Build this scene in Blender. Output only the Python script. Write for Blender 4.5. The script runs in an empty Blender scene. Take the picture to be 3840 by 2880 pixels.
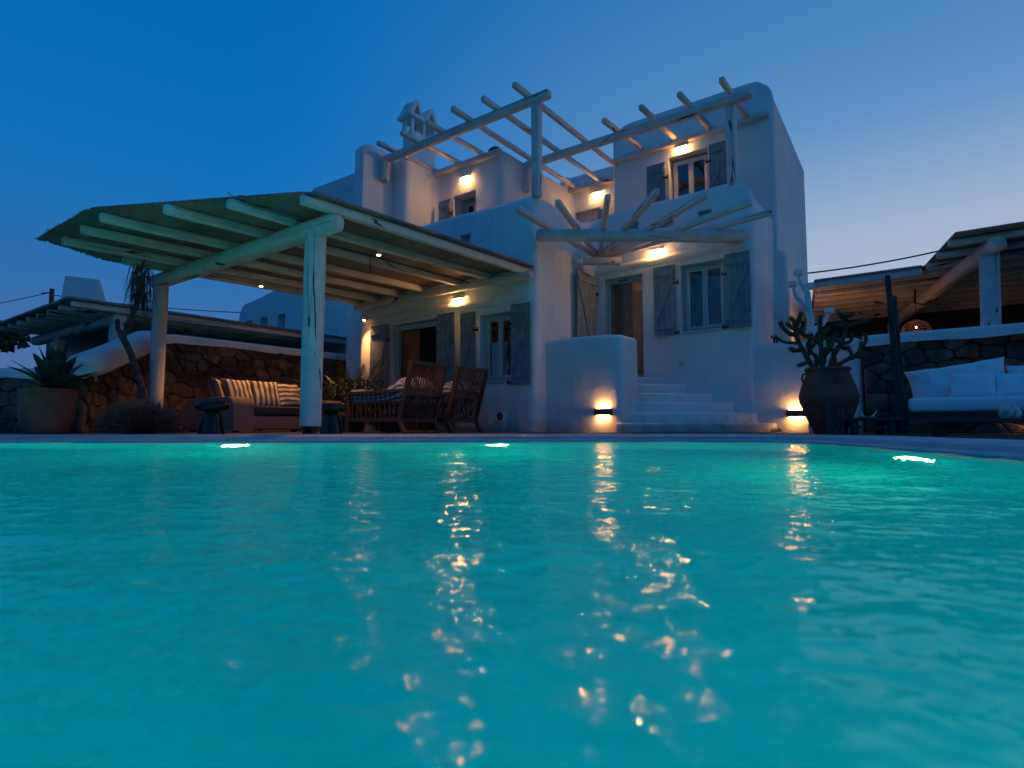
import bpy, bmesh, math, random
import numpy as np
from mathutils import Vector, Matrix, noise
sc = bpy.context.scene
C = sc.collection
PI = math.pi
R = math.radians

# ------------------------------------------------------------------ camera
cam = bpy.data.cameras.new('camera')
camo = bpy.data.objects.new('camera', cam); C.objects.link(camo)
camo.location = (0, 0, .09)
PITCH = math.atan(160 / 2193)
camo.rotation_euler = (PI / 2 + PITCH, 0, 0)
cam.sensor_width = 36; cam.lens = 36 * 2193 / 3840
cam.clip_start = .02; cam.clip_end = 4000
cam.dof.use_dof = True; cam.dof.focus_distance = 9.5; cam.dof.aperture_fstop = 4.0
sc.camera = camo

# ------------------------------------------------------------------ dusk sky
w = bpy.data.worlds.new('World'); sc.world = w; w.use_nodes = True
nt = w.node_tree; N = nt.nodes; L = nt.links; N.clear()
def nd(t, **k):
    n = N.new(t)
    for a, b in k.items(): setattr(n, a, b)
    return n
tc = nd('ShaderNodeTexCoord'); sep = nd('ShaderNodeSeparateXYZ'); L.new(tc.outputs['Generated'], sep.inputs[0])
hv = nd('ShaderNodeVectorMath', operation='MULTIPLY'); L.new(tc.outputs['Generated'], hv.inputs[0]); hv.inputs[1].default_value = (1, 1, 0)
hn = nd('ShaderNodeVectorMath', operation='NORMALIZE'); L.new(hv.outputs[0], hn.inputs[0])
dt = nd('ShaderNodeVectorMath', operation='DOT_PRODUCT'); L.new(hn.outputs[0], dt.inputs[0])
GA = R(62); dt.inputs[1].default_value = (math.sin(GA), math.cos(GA), 0)
mr = nd('ShaderNodeMapRange', interpolation_type='SMOOTHERSTEP'); L.new(dt.outputs['Value'], mr.inputs[0])
mr.inputs[1].default_value = .0; mr.inputs[2].default_value = .97
def ramp(stops):
    r = nd('ShaderNodeValToRGB'); L.new(sep.outputs['Z'], r.inputs[0]); e = r.color_ramp.elements
    r.color_ramp.interpolation = 'B_SPLINE'
    while len(e) < len(stops): e.new(.5)
    for x, (p, c) in zip(e, stops): x.position = p; x.color = (*c, 1)
    return r
ra = ramp([(0, (.10, .155, .34)), (.12, (.06, .155, .38)), (.26, (.012, .155, .44)), (.44, (0, .165, .5)), (.8, (0, .11, .38))])
rc = ramp([(0, (.03, .1, .25)), (.15, (.03, .14, .36)), (.35, (.02, .17, .5)), (.6, (.012, .15, .47)), (.9, (.006, .1, .37))])
rb = ramp([(0, (.56, .56, .64)), (.14, (.48, .52, .65)), (.28, (.36, .47, .64)), (.42, (.1, .28, .56)), (.7, (.004, .15, .44))])
mr2 = nd('ShaderNodeMapRange', interpolation_type='SMOOTHERSTEP'); L.new(dt.outputs['Value'], mr2.inputs[0])
mr2.inputs[1].default_value = -1.0; mr2.inputs[2].default_value = -.3
m0 = nd('ShaderNodeMix', data_type='RGBA'); L.new(mr2.outputs[0], m0.inputs[0]); L.new(rc.outputs[0], m0.inputs[6]); L.new(ra.outputs[0], m0.inputs[7])
mx = nd('ShaderNodeMix', data_type='RGBA'); L.new(mr.outputs[0], mx.inputs[0]); L.new(m0.outputs[2], mx.inputs[6]); L.new(rb.outputs[0], mx.inputs[7])
bg = nd('ShaderNodeBackground'); L.new(mx.outputs[2], bg.inputs[0]); bg.inputs[1].default_value = 1.0
wo = nd('ShaderNodeOutputWorld'); L.new(bg.outputs[0], wo.inputs[0])

sc.view_settings.view_transform = 'Standard'; sc.view_settings.look = 'None'
sc.view_settings.exposure = 0; sc.view_settings.gamma = 1; sc.view_settings.use_curve_mapping = False
cy = sc.cycles
cy.use_denoising = True; cy.max_bounces = 8; cy.diffuse_bounces = 3; cy.glossy_bounces = 3; cy.transmission_bounces = 6
cy.transparent_max_bounces = 8; cy.caustics_reflective = False; cy.caustics_refractive = True
cy.sample_clamp_indirect = 30; cy.sample_clamp_direct = 0; cy.use_light_tree = True; cy.blur_glossy = .1

# ------------------------------------------------------------------ frames
AZ = R(36.6)
E1 = Vector((math.cos(AZ), -math.sin(AZ), 0)); E2 = Vector((math.sin(AZ), math.cos(AZ), 0)); O = Vector((.39, 10.0, 0))
def W(s, t, z=0): return O + E1 * s + E2 * t + Vector((0, 0, z))
HM = Matrix.Translation(O) @ Matrix.Rotation(-AZ, 4, 'Z')      # house frame: x along the facade, y inward

# ------------------------------------------------------------------ materials
def mat(name, col, rough=.7, var=.12, vs=3.0, bump=0, bs=20, bd=.02, col2=None, wave=None, spec=.5, metal=0, objvar=0, streak=0):
    m = bpy.data.materials.new(name); m.use_nodes = True
    n = m.node_tree.nodes; l = m.node_tree.links; b = n['Principled BSDF']
    b.inputs['Roughness'].default_value = rough; b.inputs['Metallic'].default_value = metal
    b.inputs['Specular IOR Level'].default_value = spec
    t = n.new('ShaderNodeTexCoord')
    nz = n.new('ShaderNodeTexNoise'); nz.inputs['Scale'].default_value = vs; nz.inputs['Detail'].default_value = 6
    l.new(t.outputs['Object'], nz.inputs[0])
    if streak:
        mp = n.new('ShaderNodeMapping'); mp.inputs['Scale'].default_value = (1, 1, streak); l.new(t.outputs['Object'], mp.inputs[0]); l.new(mp.outputs[0], nz.inputs[0])
    r = n.new('ShaderNodeValToRGB'); r.color_ramp.elements[0].position = .35; r.color_ramp.elements[1].position = .65
    c2 = col2 or tuple(c * (1 - 2 * var) for c in col)
    r.color_ramp.elements[0].color = (*c2, 1); r.color_ramp.elements[1].color = (*col, 1)
    l.new(nz.outputs[0], r.inputs[0]); out = r.outputs[0]
    if objvar:
        oi = n.new('ShaderNodeObjectInfo'); mm = n.new('ShaderNodeMapRange'); l.new(oi.outputs['Random'], mm.inputs[0])
        mm.inputs[3].default_value = 1 - objvar; mm.inputs[4].default_value = 1 + objvar
        hs = n.new('ShaderNodeHueSaturation'); l.new(out, hs.inputs['Color']); l.new(mm.outputs[0], hs.inputs['Value']); out = hs.outputs[0]
    l.new(out, b.inputs['Base Color'])
    if bump:
        n2 = n.new('ShaderNodeTexNoise'); n2.inputs['Scale'].default_value = bs; n2.inputs['Detail'].default_value = 8; l.new(t.outputs['Object'], n2.inputs[0])
        bp = n.new('ShaderNodeBump'); bp.inputs['Strength'].default_value = bump; bp.inputs['Distance'].default_value = bd
        l.new(n2.outputs[0], bp.inputs['Height']); l.new(bp.outputs[0], b.inputs['Normal'])
    return m
M = {}
# lime-washed plaster: trowel waves, fine grain, faint rain streaks
def plaster(name, col):
    m = mat(name, col, .9, .06, 1.4, spec=.2)
    n = m.node_tree.nodes; l = m.node_tree.links; b = n['Principled BSDF']; t = [x for x in n if x.type == 'TEX_COORD'][0]
    a = n.new('ShaderNodeTexNoise'); a.inputs['Scale'].default_value = 1.6; a.inputs['Detail'].default_value = 3
    c = n.new('ShaderNodeTexNoise'); c.inputs['Scale'].default_value = 45; c.inputs['Detail'].default_value = 8
    for x in (a, c): l.new(t.outputs['Object'], x.inputs[0])
    mu = n.new('ShaderNodeMath'); mu.operation = 'MULTIPLY_ADD'; l.new(c.outputs[0], mu.inputs[0]); mu.inputs[1].default_value = .035; l.new(a.outputs[0], mu.inputs[2])
    bp = n.new('ShaderNodeBump'); bp.inputs['Strength'].default_value = 1; bp.inputs['Distance'].default_value = .045
    l.new(mu.outputs[0], bp.inputs['Height']); l.new(bp.outputs[0], b.inputs['Normal'])
    mp = n.new('ShaderNodeMapping'); mp.inputs['Scale'].default_value = (7, 7, .35); l.new(t.outputs['Object'], mp.inputs[0])
    s = n.new('ShaderNodeTexNoise'); s.inputs['Scale'].default_value = 1.4; s.inputs['Detail'].default_value = 5; l.new(mp.outputs[0], s.inputs[0])
    rr = n.new('ShaderNodeMapRange'); l.new(s.outputs[0], rr.inputs[0]); rr.inputs[1].default_value = .3; rr.inputs[2].default_value = .62; rr.inputs[3].default_value = .94
    hs = n.new('ShaderNodeHueSaturation'); src = b.inputs['Base Color'].links[0].from_socket
    l.new(src, hs.inputs['Color']); l.new(rr.outputs[0], hs.inputs['Value'])
    cv = n.new('ShaderNodeTexVoronoi'); cv.feature = 'DISTANCE_TO_EDGE'; cv.inputs['Scale'].default_value = .9; cw = n.new('ShaderNodeTexNoise'); cw.inputs['Scale'].default_value = 3; cw.inputs['Detail'].default_value = 6; l.new(t.outputs['Object'], cw.inputs[0])
    cad = n.new('ShaderNodeVectorMath'); cad.operation = 'MULTIPLY_ADD'; l.new(cw.outputs['Color'], cad.inputs[0]); cad.inputs[1].default_value = (.35, .35, .35); l.new(t.outputs['Object'], cad.inputs[2]); l.new(cad.outputs[0], cv.inputs[0])
    cl = n.new('ShaderNodeMath'); cl.operation = 'LESS_THAN'; l.new(cv.outputs['Distance'], cl.inputs[0]); cl.inputs[1].default_value = .0035
    cm = n.new('ShaderNodeTexNoise'); cm.inputs['Scale'].default_value = .8; l.new(t.outputs['Object'], cm.inputs[0]); cm2 = n.new('ShaderNodeMapRange'); l.new(cm.outputs[0], cm2.inputs[0]); cm2.inputs[1].default_value = .52; cm2.inputs[2].default_value = .6; cm2.inputs[4].default_value = .35
    cmu = n.new('ShaderNodeMath'); cmu.operation = 'MULTIPLY'; l.new(cl.outputs[0], cmu.inputs[0]); l.new(cm2.outputs[0], cmu.inputs[1]); cx = n.new('ShaderNodeMix'); cx.data_type = 'RGBA'; l.new(cmu.outputs[0], cx.inputs[0]); l.new(hs.outputs[0], cx.inputs[6]); cx.inputs[7].default_value = (.2, .18, .16, 1)
    ge = n.new('ShaderNodeNewGeometry'); sz = n.new('ShaderNodeSeparateXYZ'); l.new(ge.outputs['Position'], sz.inputs[0])
    dn = n.new('ShaderNodeTexNoise'); dn.inputs['Scale'].default_value = 5; dn.inputs['Detail'].default_value = 7; l.new(t.outputs['Object'], dn.inputs[0])
    d1 = n.new('ShaderNodeMath'); d1.operation = 'MULTIPLY_ADD'; l.new(dn.outputs[0], d1.inputs[0]); d1.inputs[1].default_value = -.5; l.new(sz.outputs[2], d1.inputs[2])
    d2 = n.new('ShaderNodeMapRange'); l.new(d1.outputs[0], d2.inputs[0]); d2.inputs[1].default_value = -.26; d2.inputs[2].default_value = .0; d2.inputs[3].default_value = .75; d2.inputs[4].default_value = 0
    dm = n.new('ShaderNodeMix'); dm.data_type = 'RGBA'; l.new(d2.outputs[0], dm.inputs[0]); l.new(cx.outputs[2], dm.inputs[6]); dm.inputs[7].default_value = (.3, .24, .18, 1); l.new(dm.outputs[2], b.inputs['Base Color'])
    return m
M['plaster'] = plaster('white_plaster', (.74, .73, .72))
# painted rough timber with lengthwise checks (uses uv: u round, v along in metres)
def timber(name, col, crack=.5):
    m = mat(name, col, .75, .08, 5, spec=.3)
    n = m.node_tree.nodes; l = m.node_tree.links; b = n['Principled BSDF']; uv = n.new('ShaderNodeUVMap')
    mp = n.new('ShaderNodeMapping'); mp.inputs['Scale'].default_value = (9, .55, 1); l.new(uv.outputs[0], mp.inputs[0])
    oi = n.new('ShaderNodeObjectInfo'); cb = n.new('ShaderNodeCombineXYZ'); l.new(oi.outputs['Random'], cb.inputs[2])
    ad = n.new('ShaderNodeVectorMath'); ad.operation = 'MULTIPLY_ADD'; l.new(cb.outputs[0], ad.inputs[0]); ad.inputs[1].default_value = (0, 0, 40); l.new(mp.outputs[0], ad.inputs[2])
    ab = n.new('ShaderNodeTexVoronoi'); ab.feature = 'DISTANCE_TO_EDGE'; ab.inputs['Scale'].default_value = .55; l.new(ad.outputs[0], ab.inputs[0])
    mk = n.new('ShaderNodeTexNoise'); mk.inputs['Scale'].default_value = .9; l.new(ad.outputs[0], mk.inputs[0])
    mm = n.new('ShaderNodeMapRange'); l.new(mk.outputs[0], mm.inputs[0]); mm.inputs[1].default_value = .48; mm.inputs[2].default_value = .6; mm.inputs[3].default_value = 0; mm.inputs[4].default_value = .022 * crack * 2
    lt = n.new('ShaderNodeMath'); lt.operation = 'LESS_THAN'; l.new(ab.outputs[0], lt.inputs[0]); l.new(mm.outputs[0], lt.inputs[1])
    mix = n.new('ShaderNodeMix'); mix.data_type = 'RGBA'; l.new(lt.outputs[0], mix.inputs[0])
    src = b.inputs['Base Color'].links[0].from_socket; l.new(src, mix.inputs[6]); mix.inputs[7].default_value = (.05, .05, .05, 1)
    l.new(mix.outputs[2], b.inputs['Base Color'])
    g = n.new('ShaderNodeTexNoise'); g.inputs['Scale'].default_value = 7; g.inputs['Detail'].default_value = 6; l.new(mp.outputs[0], g.inputs[0])
    q = n.new('ShaderNodeMath'); q.operation = 'MULTIPLY_ADD'; l.new(lt.outputs[0], q.inputs[0]); q.inputs[1].default_value = -1.5; l.new(g.outputs[0], q.inputs[2])
    bp = n.new('ShaderNodeBump'); bp.inputs['Strength'].default_value = .5; bp.inputs['Distance'].default_value = .006
    l.new(q.outputs[0], bp.inputs['Height']); l.new(bp.outputs[0], b.inputs['Normal'])
    return m
M['timber'] = timber('painted_timber', (.68, .58, .57))
M['darktimber'] = timber('dark_timber', (.045, .035, .035))
M['teak'] = timber('teak', (.12, .052, .033), .1)
M['shutter'] = mat('shutter_paint', (.2, .26, .29), .6, .16, 7, .4, 60, .004)
M['frame'] = mat('window_frame_paint', (.38, .47, .5), .5, .05, 4, .2, 60, .002)
M['frameup'] = mat('ivory_frame_paint', (.55, .52, .5), .5, .05, 4)
M['iron'] = mat('dark_iron', (.03, .03, .035), .5, .2, 20, metal=.6)
M['reed'] = mat('reed_cane', (.33, .2, .18), .85, .2, 2, .3, 60, .006)
M['board'] = mat('roof_board', (.24, .22, .2), .8, .12, 3, .3, 30, .004)
M['stone'] = mat('field_stone', (.14, .09, .06), .92, .2, 5, 1, 14, .03, col2=(.06, .03, .02), objvar=.55)
M['mortar'] = mat('wall_core', (.03, .025, .02), .95, .2, 8, .6, 30)
M['terracotta'] = mat('terracotta', (.24, .06, .04), .85, .2, 4, .5, 30, .01)
M['wicker'] = mat('wicker', (.3, .17, .14), .8, .2, 60, .8, 90, .01)
M['charcoal'] = mat('charcoal_cloth', (.055, .05, .055), .95, .1, 30, .3, 200, .003)
M['white_cloth'] = mat('white_cloth', (.72, .74, .76), .95, .03, 3, .35, 9, .02)
M['glaze'] = mat('black_glaze', (.008, .01, .012), .08, .1, 3, spec=.35)
M['leaf'] = mat('agave_leaf', (.035, .04, .03), .6, .25, 6)
M['palm'] = mat('palm_leaf', (.2, .2, .04), .5, .2, 8)
M['drygrass'] = mat('dry_twig', (.42, .17, .13), .9, .3, 9)
M['bark'] = mat('grey_bark', (.1, .08, .085), .9, .3, 14, .8, 30, .02)
M['cactus'] = mat('cactus_skin', (.12, .075, .035), .8, .3, 30, 1, 70, .02)
M['darkleaf'] = mat('dark_foliage', (.03, .05, .02), .7, .3, 6)
M['lampmetal'] = mat('white_lamp_body', (.6, .58, .55), .5, .05, 5)
M['bronze'] = mat('bronze_lamp_body', (.07, .06, .06), .5, .2, 20)
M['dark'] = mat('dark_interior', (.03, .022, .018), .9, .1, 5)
M['room'] = mat('room_plaster', (.35, .22, .12), .9, .05, 3)
M['curtain'] = mat('curtain_cloth', (.34, .3, .3), .95, .1, 4)
M['curtain_brown'] = mat('brown_curtain_cloth', (.32, .1, .05), .95, .1, 4)
M['coping'] = mat('coping_concrete', (.5, .5, .53), .75, .12, 3, .5, 30, .006)
M['deck'] = mat('deck_stone', (.09, .06, .045), .8, .2, 2, .6, 20, .01)
M['earth'] = mat('dry_earth', (.06, .05, .04), .95, .2, .3)
M['pool'] = mat('pool_plaster', (.0, .38, .66), .95, .05, 2, spec=.0)
M['socket'] = mat('ivory_plastic', (.5, .45, .33), .5, .02, 5)
M['shell'] = mat('shell_white', (.6, .62, .64), .5, .1, 12, .5, 30, .01)
M['cable'] = mat('black_cable', (.01, .01, .012), .7)
M['red'] = mat('red_plastic', (.4, .03, .03), .5)
def emis(name, col, s):
    m = bpy.data.materials.new(name); m.use_nodes = True; n = m.node_tree.nodes; n.clear()
    e = n.new('ShaderNodeEmission'); e.inputs[0].default_value = (*col, 1); e.inputs[1].default_value = s
    o = n.new('ShaderNodeOutputMaterial'); m.node_tree.links.new(e.outputs[0], o.inputs[0]); return m
WARM = (1, .44, .13)
M['lamp'] = emis('warm_lamp_glass', (1, .5, .14), 210)
M['lamplow'] = emis('amber_lamp_glass', (1, .47, .13), 60)
M['spotlens'] = emis('spot_lens', (1, .42, .1), 60)
M['poollamp'] = emis('pool_lamp_lens', (1, .8, .24), 560)
M['poollamp_unseen'] = emis('pool_lamp_lens_added', (1, .85, .34), 1600)
M['bulb'] = emis('pendant_bulb', (1, .45, .12), 22)
def stripes(name, a, b, n_, axis=0, duty=.5):
    m = mat(name, a, .95, .05, 5, .3, 150, .003)
    n = m.node_tree.nodes; l = m.node_tree.links; bs = n['Principled BSDF']; uv = n.new('ShaderNodeUVMap'); sp = n.new('ShaderNodeSeparateXYZ'); l.new(uv.outputs[0], sp.inputs[0])
    mu = n.new('ShaderNodeMath'); mu.operation = 'MULTIPLY'; l.new(sp.outputs[axis], mu.inputs[0]); mu.inputs[1].default_value = n_
    fr = n.new('ShaderNodeMath'); fr.operation = 'FRACT'; l.new(mu.outputs[0], fr.inputs[0])
    lt = n.new('ShaderNodeMath'); lt.operation = 'LESS_THAN'; l.new(fr.outputs[0], lt.inputs[0]); lt.inputs[1].default_value = duty
    mix = n.new('ShaderNodeMix'); mix.data_type = 'RGBA'; l.new(lt.outputs[0], mix.inputs[0])
    l.new(bs.inputs['Base Color'].links[0].from_socket, mix.inputs[6]); mix.inputs[7].default_value = (*b, 1); l.new(mix.outputs[2], bs.inputs['Base Color'])
    return m
M['stripe_v'] = stripes('striped_cloth_upright', (.6, .5, .38), (.1, .075, .075), 5.5)
M['stripe_h'] = stripes('striped_cloth_level', (.6, .5, .38), (.1, .075, .075), 5.5, 1)
M['ticking'] = stripes('blue_ticking', (.5, .5, .52), (.07, .08, .11), 9, 1, .38)
g = bpy.data.materials.new('window_glass'); g.use_nodes = True; n = g.node_tree.nodes; l = g.node_tree.links; n.clear()
fr = n.new('ShaderNodeFresnel'); fr.inputs[0].default_value = 1.5; gl = n.new('ShaderNodeBsdfGlossy'); gl.inputs['Roughness'].default_value = .012
tr = n.new('ShaderNodeBsdfTransparent'); tr.inputs[0].default_value = (.85, .87, .87, 1); ms = n.new('ShaderNodeMixShader'); ou = n.new('ShaderNodeOutputMaterial')
mm = n.new('ShaderNodeMath'); mm.operation = 'MULTIPLY_ADD'; mm.inputs[1].default_value = 1.1; mm.inputs[2].default_value = .03; l.new(fr.outputs[0], mm.inputs[0])
l.new(mm.outputs[0], ms.inputs[0]); l.new(tr.outputs[0], ms.inputs[1]); l.new(gl.outputs[0], ms.inputs[2]); l.new(ms.outputs[0], ou.inputs[0]); M['glass'] = g
# pool water surface: refraction into the lit basin, fresnel reflection, fine ripples
m = bpy.data.materials.new('pool_water'); m.use_nodes = True; n = m.node_tree.nodes; l = m.node_tree.links; n.clear()
t = n.new('ShaderNodeTexCoord'); a = n.new('ShaderNodeTexNoise'); a.inputs['Scale'].default_value = 24; a.inputs['Detail'].default_value = 1.5; wm = n.new('ShaderNodeMapping'); wm.inputs['Scale'].default_value = (.8, 1, 1); wm.inputs['Rotation'].default_value = (0, 0, .12); l.new(t.outputs['Object'], wm.inputs[0]); l.new(wm.outputs[0], a.inputs[0])
bp = n.new('ShaderNodeBump'); bp.inputs['Strength'].default_value = 1; bp.inputs['Distance'].default_value = .007; l.new(a.outputs[0], bp.inputs['Height'])
fr = n.new('ShaderNodeFresnel'); fr.inputs[0].default_value = 1.33; l.new(bp.outputs[0], fr.inputs[1])
k = n.new('ShaderNodeMath'); k.operation = 'MULTIPLY'; k.inputs[1].default_value = .62; l.new(fr.outputs[0], k.inputs[0])
rf = n.new('ShaderNodeBsdfRefraction'); rf.inputs['IOR'].default_value = 1.33; rf.inputs['Roughness'].default_value = .04; rf.inputs[0].default_value = (.7, .97, 1, 1); l.new(bp.outputs[0], rf.inputs['Normal'])
gl = n.new('ShaderNodeBsdfGlossy'); gl.inputs['Roughness'].default_value = .012; l.new(bp.outputs[0], gl.inputs['Normal'])
ms = n.new('ShaderNodeMixShader'); ou = n.new('ShaderNodeOutputMaterial')
l.new(k.outputs[0], ms.inputs[0]); l.new(rf.outputs[0], ms.inputs[1]); l.new(gl.outputs[0], ms.inputs[2]); l.new(ms.outputs[0], ou.inputs[0]); M['water'] = m

# ------------------------------------------------------------------ mesh collector
class MB:
    def __init__(s): s.v = []; s.f = []; s.uv = []; s.hasuv = False
    def add(s, vs, fs, uvs=None):
        o = len(s.v); s.v += [tuple(x) for x in vs]; s.f += [tuple(i + o for i in f) for f in fs]
        if uvs: s.hasuv = True; s.uv += uvs
        else: s.uv += [[(0, 0)] * len(f) for f in fs]
        return s
    def box(s, a, b, bev=0):
        x0, y0, z0 = [min(p, q) for p, q in zip(a, b)]; x1, y1, z1 = [max(p, q) for p, q in zip(a, b)]
        if not bev:
            s.add([(x0, y0, z0), (x1, y0, z0), (x1, y1, z0), (x0, y1, z0), (x0, y0, z1), (x1, y0, z1), (x1, y1, z1), (x0, y1, z1)],
                  [(0, 3, 2, 1), (4, 5, 6, 7), (0, 1, 5, 4), (1, 2, 6, 5), (2, 3, 7, 6), (3, 0, 4, 7)])
        else:
            bm = bmesh.new(); bmesh.ops.create_cube(bm, size=1)
            for v in bm.verts: v.co = Vector(((x0 + x1) / 2 + v.co.x * (x1 - x0), (y0 + y1) / 2 + v.co.y * (y1 - y0), (z0 + z1) / 2 + v.co.z * (z1 - z0)))
            bmesh.ops.bevel(bm, geom=bm.edges[:], offset=bev, segments=3, profile=.5, affect='EDGES')
            bm.verts.index_update(); s.add([v.co[:] for v in bm.verts], [[v.index for v in f.verts] for f in bm.faces]); bm.free()
        return s
    def bar(s, p, q, wd, ht, up=(0, 0, 1)):
        p = Vector(p); q = Vector(q); d = (q - p).normalized(); x = d.cross(Vector(up)); x = x.normalized() if x.length > 1e-5 else Vector((1, 0, 0)); y = x.cross(d)
        vs = [e + x * (i * wd / 2) + y * (j * ht / 2) for e in (p, q) for i, j in ((-1, -1), (1, -1), (1, 1), (-1, 1))]
        return s.add(vs, [(3, 2, 1, 0), (4, 5, 6, 7), (0, 1, 5, 4), (1, 2, 6, 5), (2, 3, 7, 6), (3, 0, 4, 7)])
    def tube(s, pts, rad, n=8, jit=0, cap=True):
        pts = [Vector(p) for p in pts]; rad = rad if isinstance(rad, (list, tuple)) else [rad] * len(pts); vs = []; fs = []; uv = []; ln = 0; prev = None
        for i, p in enumerate(pts):
            d = (pts[min(i + 1, len(pts) - 1)] - pts[max(i - 1, 0)]).normalized()
            if prev is None: x = d.cross(Vector((0, 0, 1))); x = x if x.length > .1 else d.cross(Vector((0, 1, 0)))
            else: x = prev - d * prev.dot(d)
            x.normalize(); prev = x; y = d.cross(x)
            if i: ln += (p - pts[i - 1]).length
            for k in range(n):
                a = 2 * PI * k / n; r = rad[i] * (1 + jit * noise.noise(p * 7 + Vector((a, 0, 0))))
                vs.append(p + (x * math.cos(a) + y * math.sin(a)) * r)
            if i:
                for k in range(n):
                    k2 = (k + 1) % n; fs.append(((i - 1) * n + k, (i - 1) * n + k2, i * n + k2, i * n + k)); uv.append([(k / n, ln), ((k + 1) / n, ln), ((k + 1) / n, ln), (k / n, ln)])
        if cap: fs += [tuple(range(n - 1, -1, -1)), tuple(range((len(pts) - 1) * n, len(pts) * n))]; uv += [[(0, 0)] * n] * 2
        return s.add(vs, fs, uv)
    def log(s, p, q, wd, ht, ex=3.5, n=16, jit=.03, cap=.25, up=(0, 0, 1), seg=.35, taper=1):
        """rough squared timber with rounded ends"""
        p = Vector(p); q = Vector(q); d = (q - p); Ln = d.length; d.normalize(); x = d.cross(Vector(up))
        x = x.normalized() if x.length > 1e-4 else Vector((1, 0, 0)); y = x.cross(d); c = cap * min(wd, ht)
        st = [(0, .62), (c * .3, .84), (c, 1)]; k = max(1, int(Ln / seg)); st += [(c + (Ln - 2 * c) * i / k, 1) for i in range(1, k + 1)]; st += [(Ln - c * .3, .84), (Ln, .62)]
        off = noise.random() * 50; vs = []; fs = []; uv = []
        for i, (a, sc_) in enumerate(st):
            tp = 1 + (taper - 1) * a / Ln
            for j in range(n):
                th = 2 * PI * j / n + PI / n; cx = math.copysign(abs(math.cos(th)) ** (2 / ex), math.cos(th)); cz = math.copysign(abs(math.sin(th)) ** (2 / ex), math.sin(th))
                jt = 1 + jit * 2 * noise.noise(Vector((math.cos(th) * .8, math.sin(th) * .8, a * 1.7 + off)))
                vs.append(p + d * a + x * (cx * wd / 2 * sc_ * jt * tp) + y * (cz * ht / 2 * sc_ * jt * tp))
            if i:
                for j in range(n):
                    j2 = (j + 1) % n; fs.append(((i - 1) * n + j, (i - 1) * n + j2, i * n + j2, i * n + j)); a0 = st[i - 1][0]
                    uv.append([(j / n, a0), ((j + 1) / n, a0), ((j + 1) / n, a), (j / n, a)])
        fs += [tuple(range(n - 1, -1, -1)), tuple(range((len(st) - 1) * n, len(st) * n))]; uv += [[(.5 * math.cos(2 * PI * j / n), 77 + math.sin(2 * PI * j / n)) for j in range(n)]] * 2
        return s.add(vs, fs, uv)
    def lathe(s, c, prof, n=28):
        c = Vector(c); vs = []; fs = []
        for r, z in prof: vs += [c + Vector((r * math.cos(2 * PI * k / n), r * math.sin(2 * PI * k / n), z)) for k in range(n)]
        for i in range(1, len(prof)):
            for k in range(n): k2 = (k + 1) % n; fs.append(((i - 1) * n + k, (i - 1) * n + k2, i * n + k2, i * n + k))
        fs += [tuple(range(n - 1, -1, -1)), tuple(range((len(prof) - 1) * n, len(prof) * n))]
        return s.add(vs, fs)
    def prism(s, outl, y0, y1, axis='y', bev=.04):
        """outline of 2D points swept along an axis, both rims rounded"""
        n = len(outl); cx = sum(p[0] for p in outl) / n; cz = sum(p[1] for p in outl) / n; rings = []
        def inset(d):
            r = []
            for i in range(n):
                a, b, c = Vector(outl[i - 1]), Vector(outl[i]), Vector(outl[(i + 1) % n]); e = (b - a).normalized() + (c - b).normalized(); nn = Vector((-e.y, e.x))
                nn = nn.normalized() if nn.length > 1e-6 else Vector((0, 0)); r.append((b.x + nn.x * d, b.y + nn.y * d))
            return r
        sg = 1 if sum(outl[i - 1][0] * outl[i][1] - outl[i][0] * outl[i - 1][1] for i in range(n)) > 0 else -1
        for a in (0, .5, 1): rings.append((y0 + bev * (1 - math.sin(a * PI / 2)) * (1 if y1 > y0 else -1), inset(sg * bev * (1 - math.cos((1 - a) * PI / 2)) if 0 else sg * bev * (1 - math.sin((1 - a) * PI / 2 + 0) if 0 else sg * bev * a * 0 + sg * bev * (1 - math.cos(a * PI / 2))))))
        rings = rings[::-1]
        # rings now go from inset rim to full width
        front = rings; back = [(y1 + (y0 - yy), rg) for yy, rg in rings[::-1]]
        allr = front + back; vs = []; fs = []
        for yy, rg in allr:
            for (a, b) in rg: vs.append({'y': (a, yy, b), 'x': (yy, a, b), 'z': (a, b, yy)}[axis])
        for i in range(1, len(allr)):
            for k in range(n): k2 = (k + 1) % n; fs.append(((i - 1) * n + k, (i - 1) * n + k2, i * n + k2, i * n + k))
        fs += [tuple(range(n - 1, -1, -1)), tuple(range((len(allr) - 1) * n, len(allr) * n))]
        return s.add(vs, fs)
    def link(s, name, m, parent=None, smooth=True, ang=40, fix=True):
        me = bpy.data.meshes.new(name); off = Vector(parent['_b']) if parent is not None and '_b' in parent else Vector((0, 0, 0))
        me.from_pydata([tuple(Vector(v) - off) for v in s.v], [], s.f)
        if s.hasuv:
            ul = me.uv_layers.new(name='UVMap'); flat = [c for f in s.uv for u in f for c in u]; ul.data.foreach_set('uv', flat)
        if fix:
            bm = bmesh.new(); bm.from_mesh(me); bmesh.ops.recalc_face_normals(bm, faces=bm.faces[:]); bm.to_mesh(me); bm.free()
        me.materials.append(M[m] if isinstance(m, str) else m)
        o = bpy.data.objects.new(name, me); C.objects.link(o)
        if smooth: me.shade_smooth(); me.set_sharp_from_angle(angle=R(ang))
        if parent is not None: o.parent = parent; o['_b'] = tuple(off)
        return o
def thing(name, label, cat, base=(0, 0, 0), house=True, group=None):
    o = bpy.data.objects.new(name, None); C.objects.link(o); o.empty_display_size = .2
    o.matrix_world = (HM if house else Matrix()) @ Matrix.Translation(base)
    o['label'] = label; o['category'] = cat; o['_b'] = tuple(base)
    if group: o['group'] = group
    return o
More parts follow.
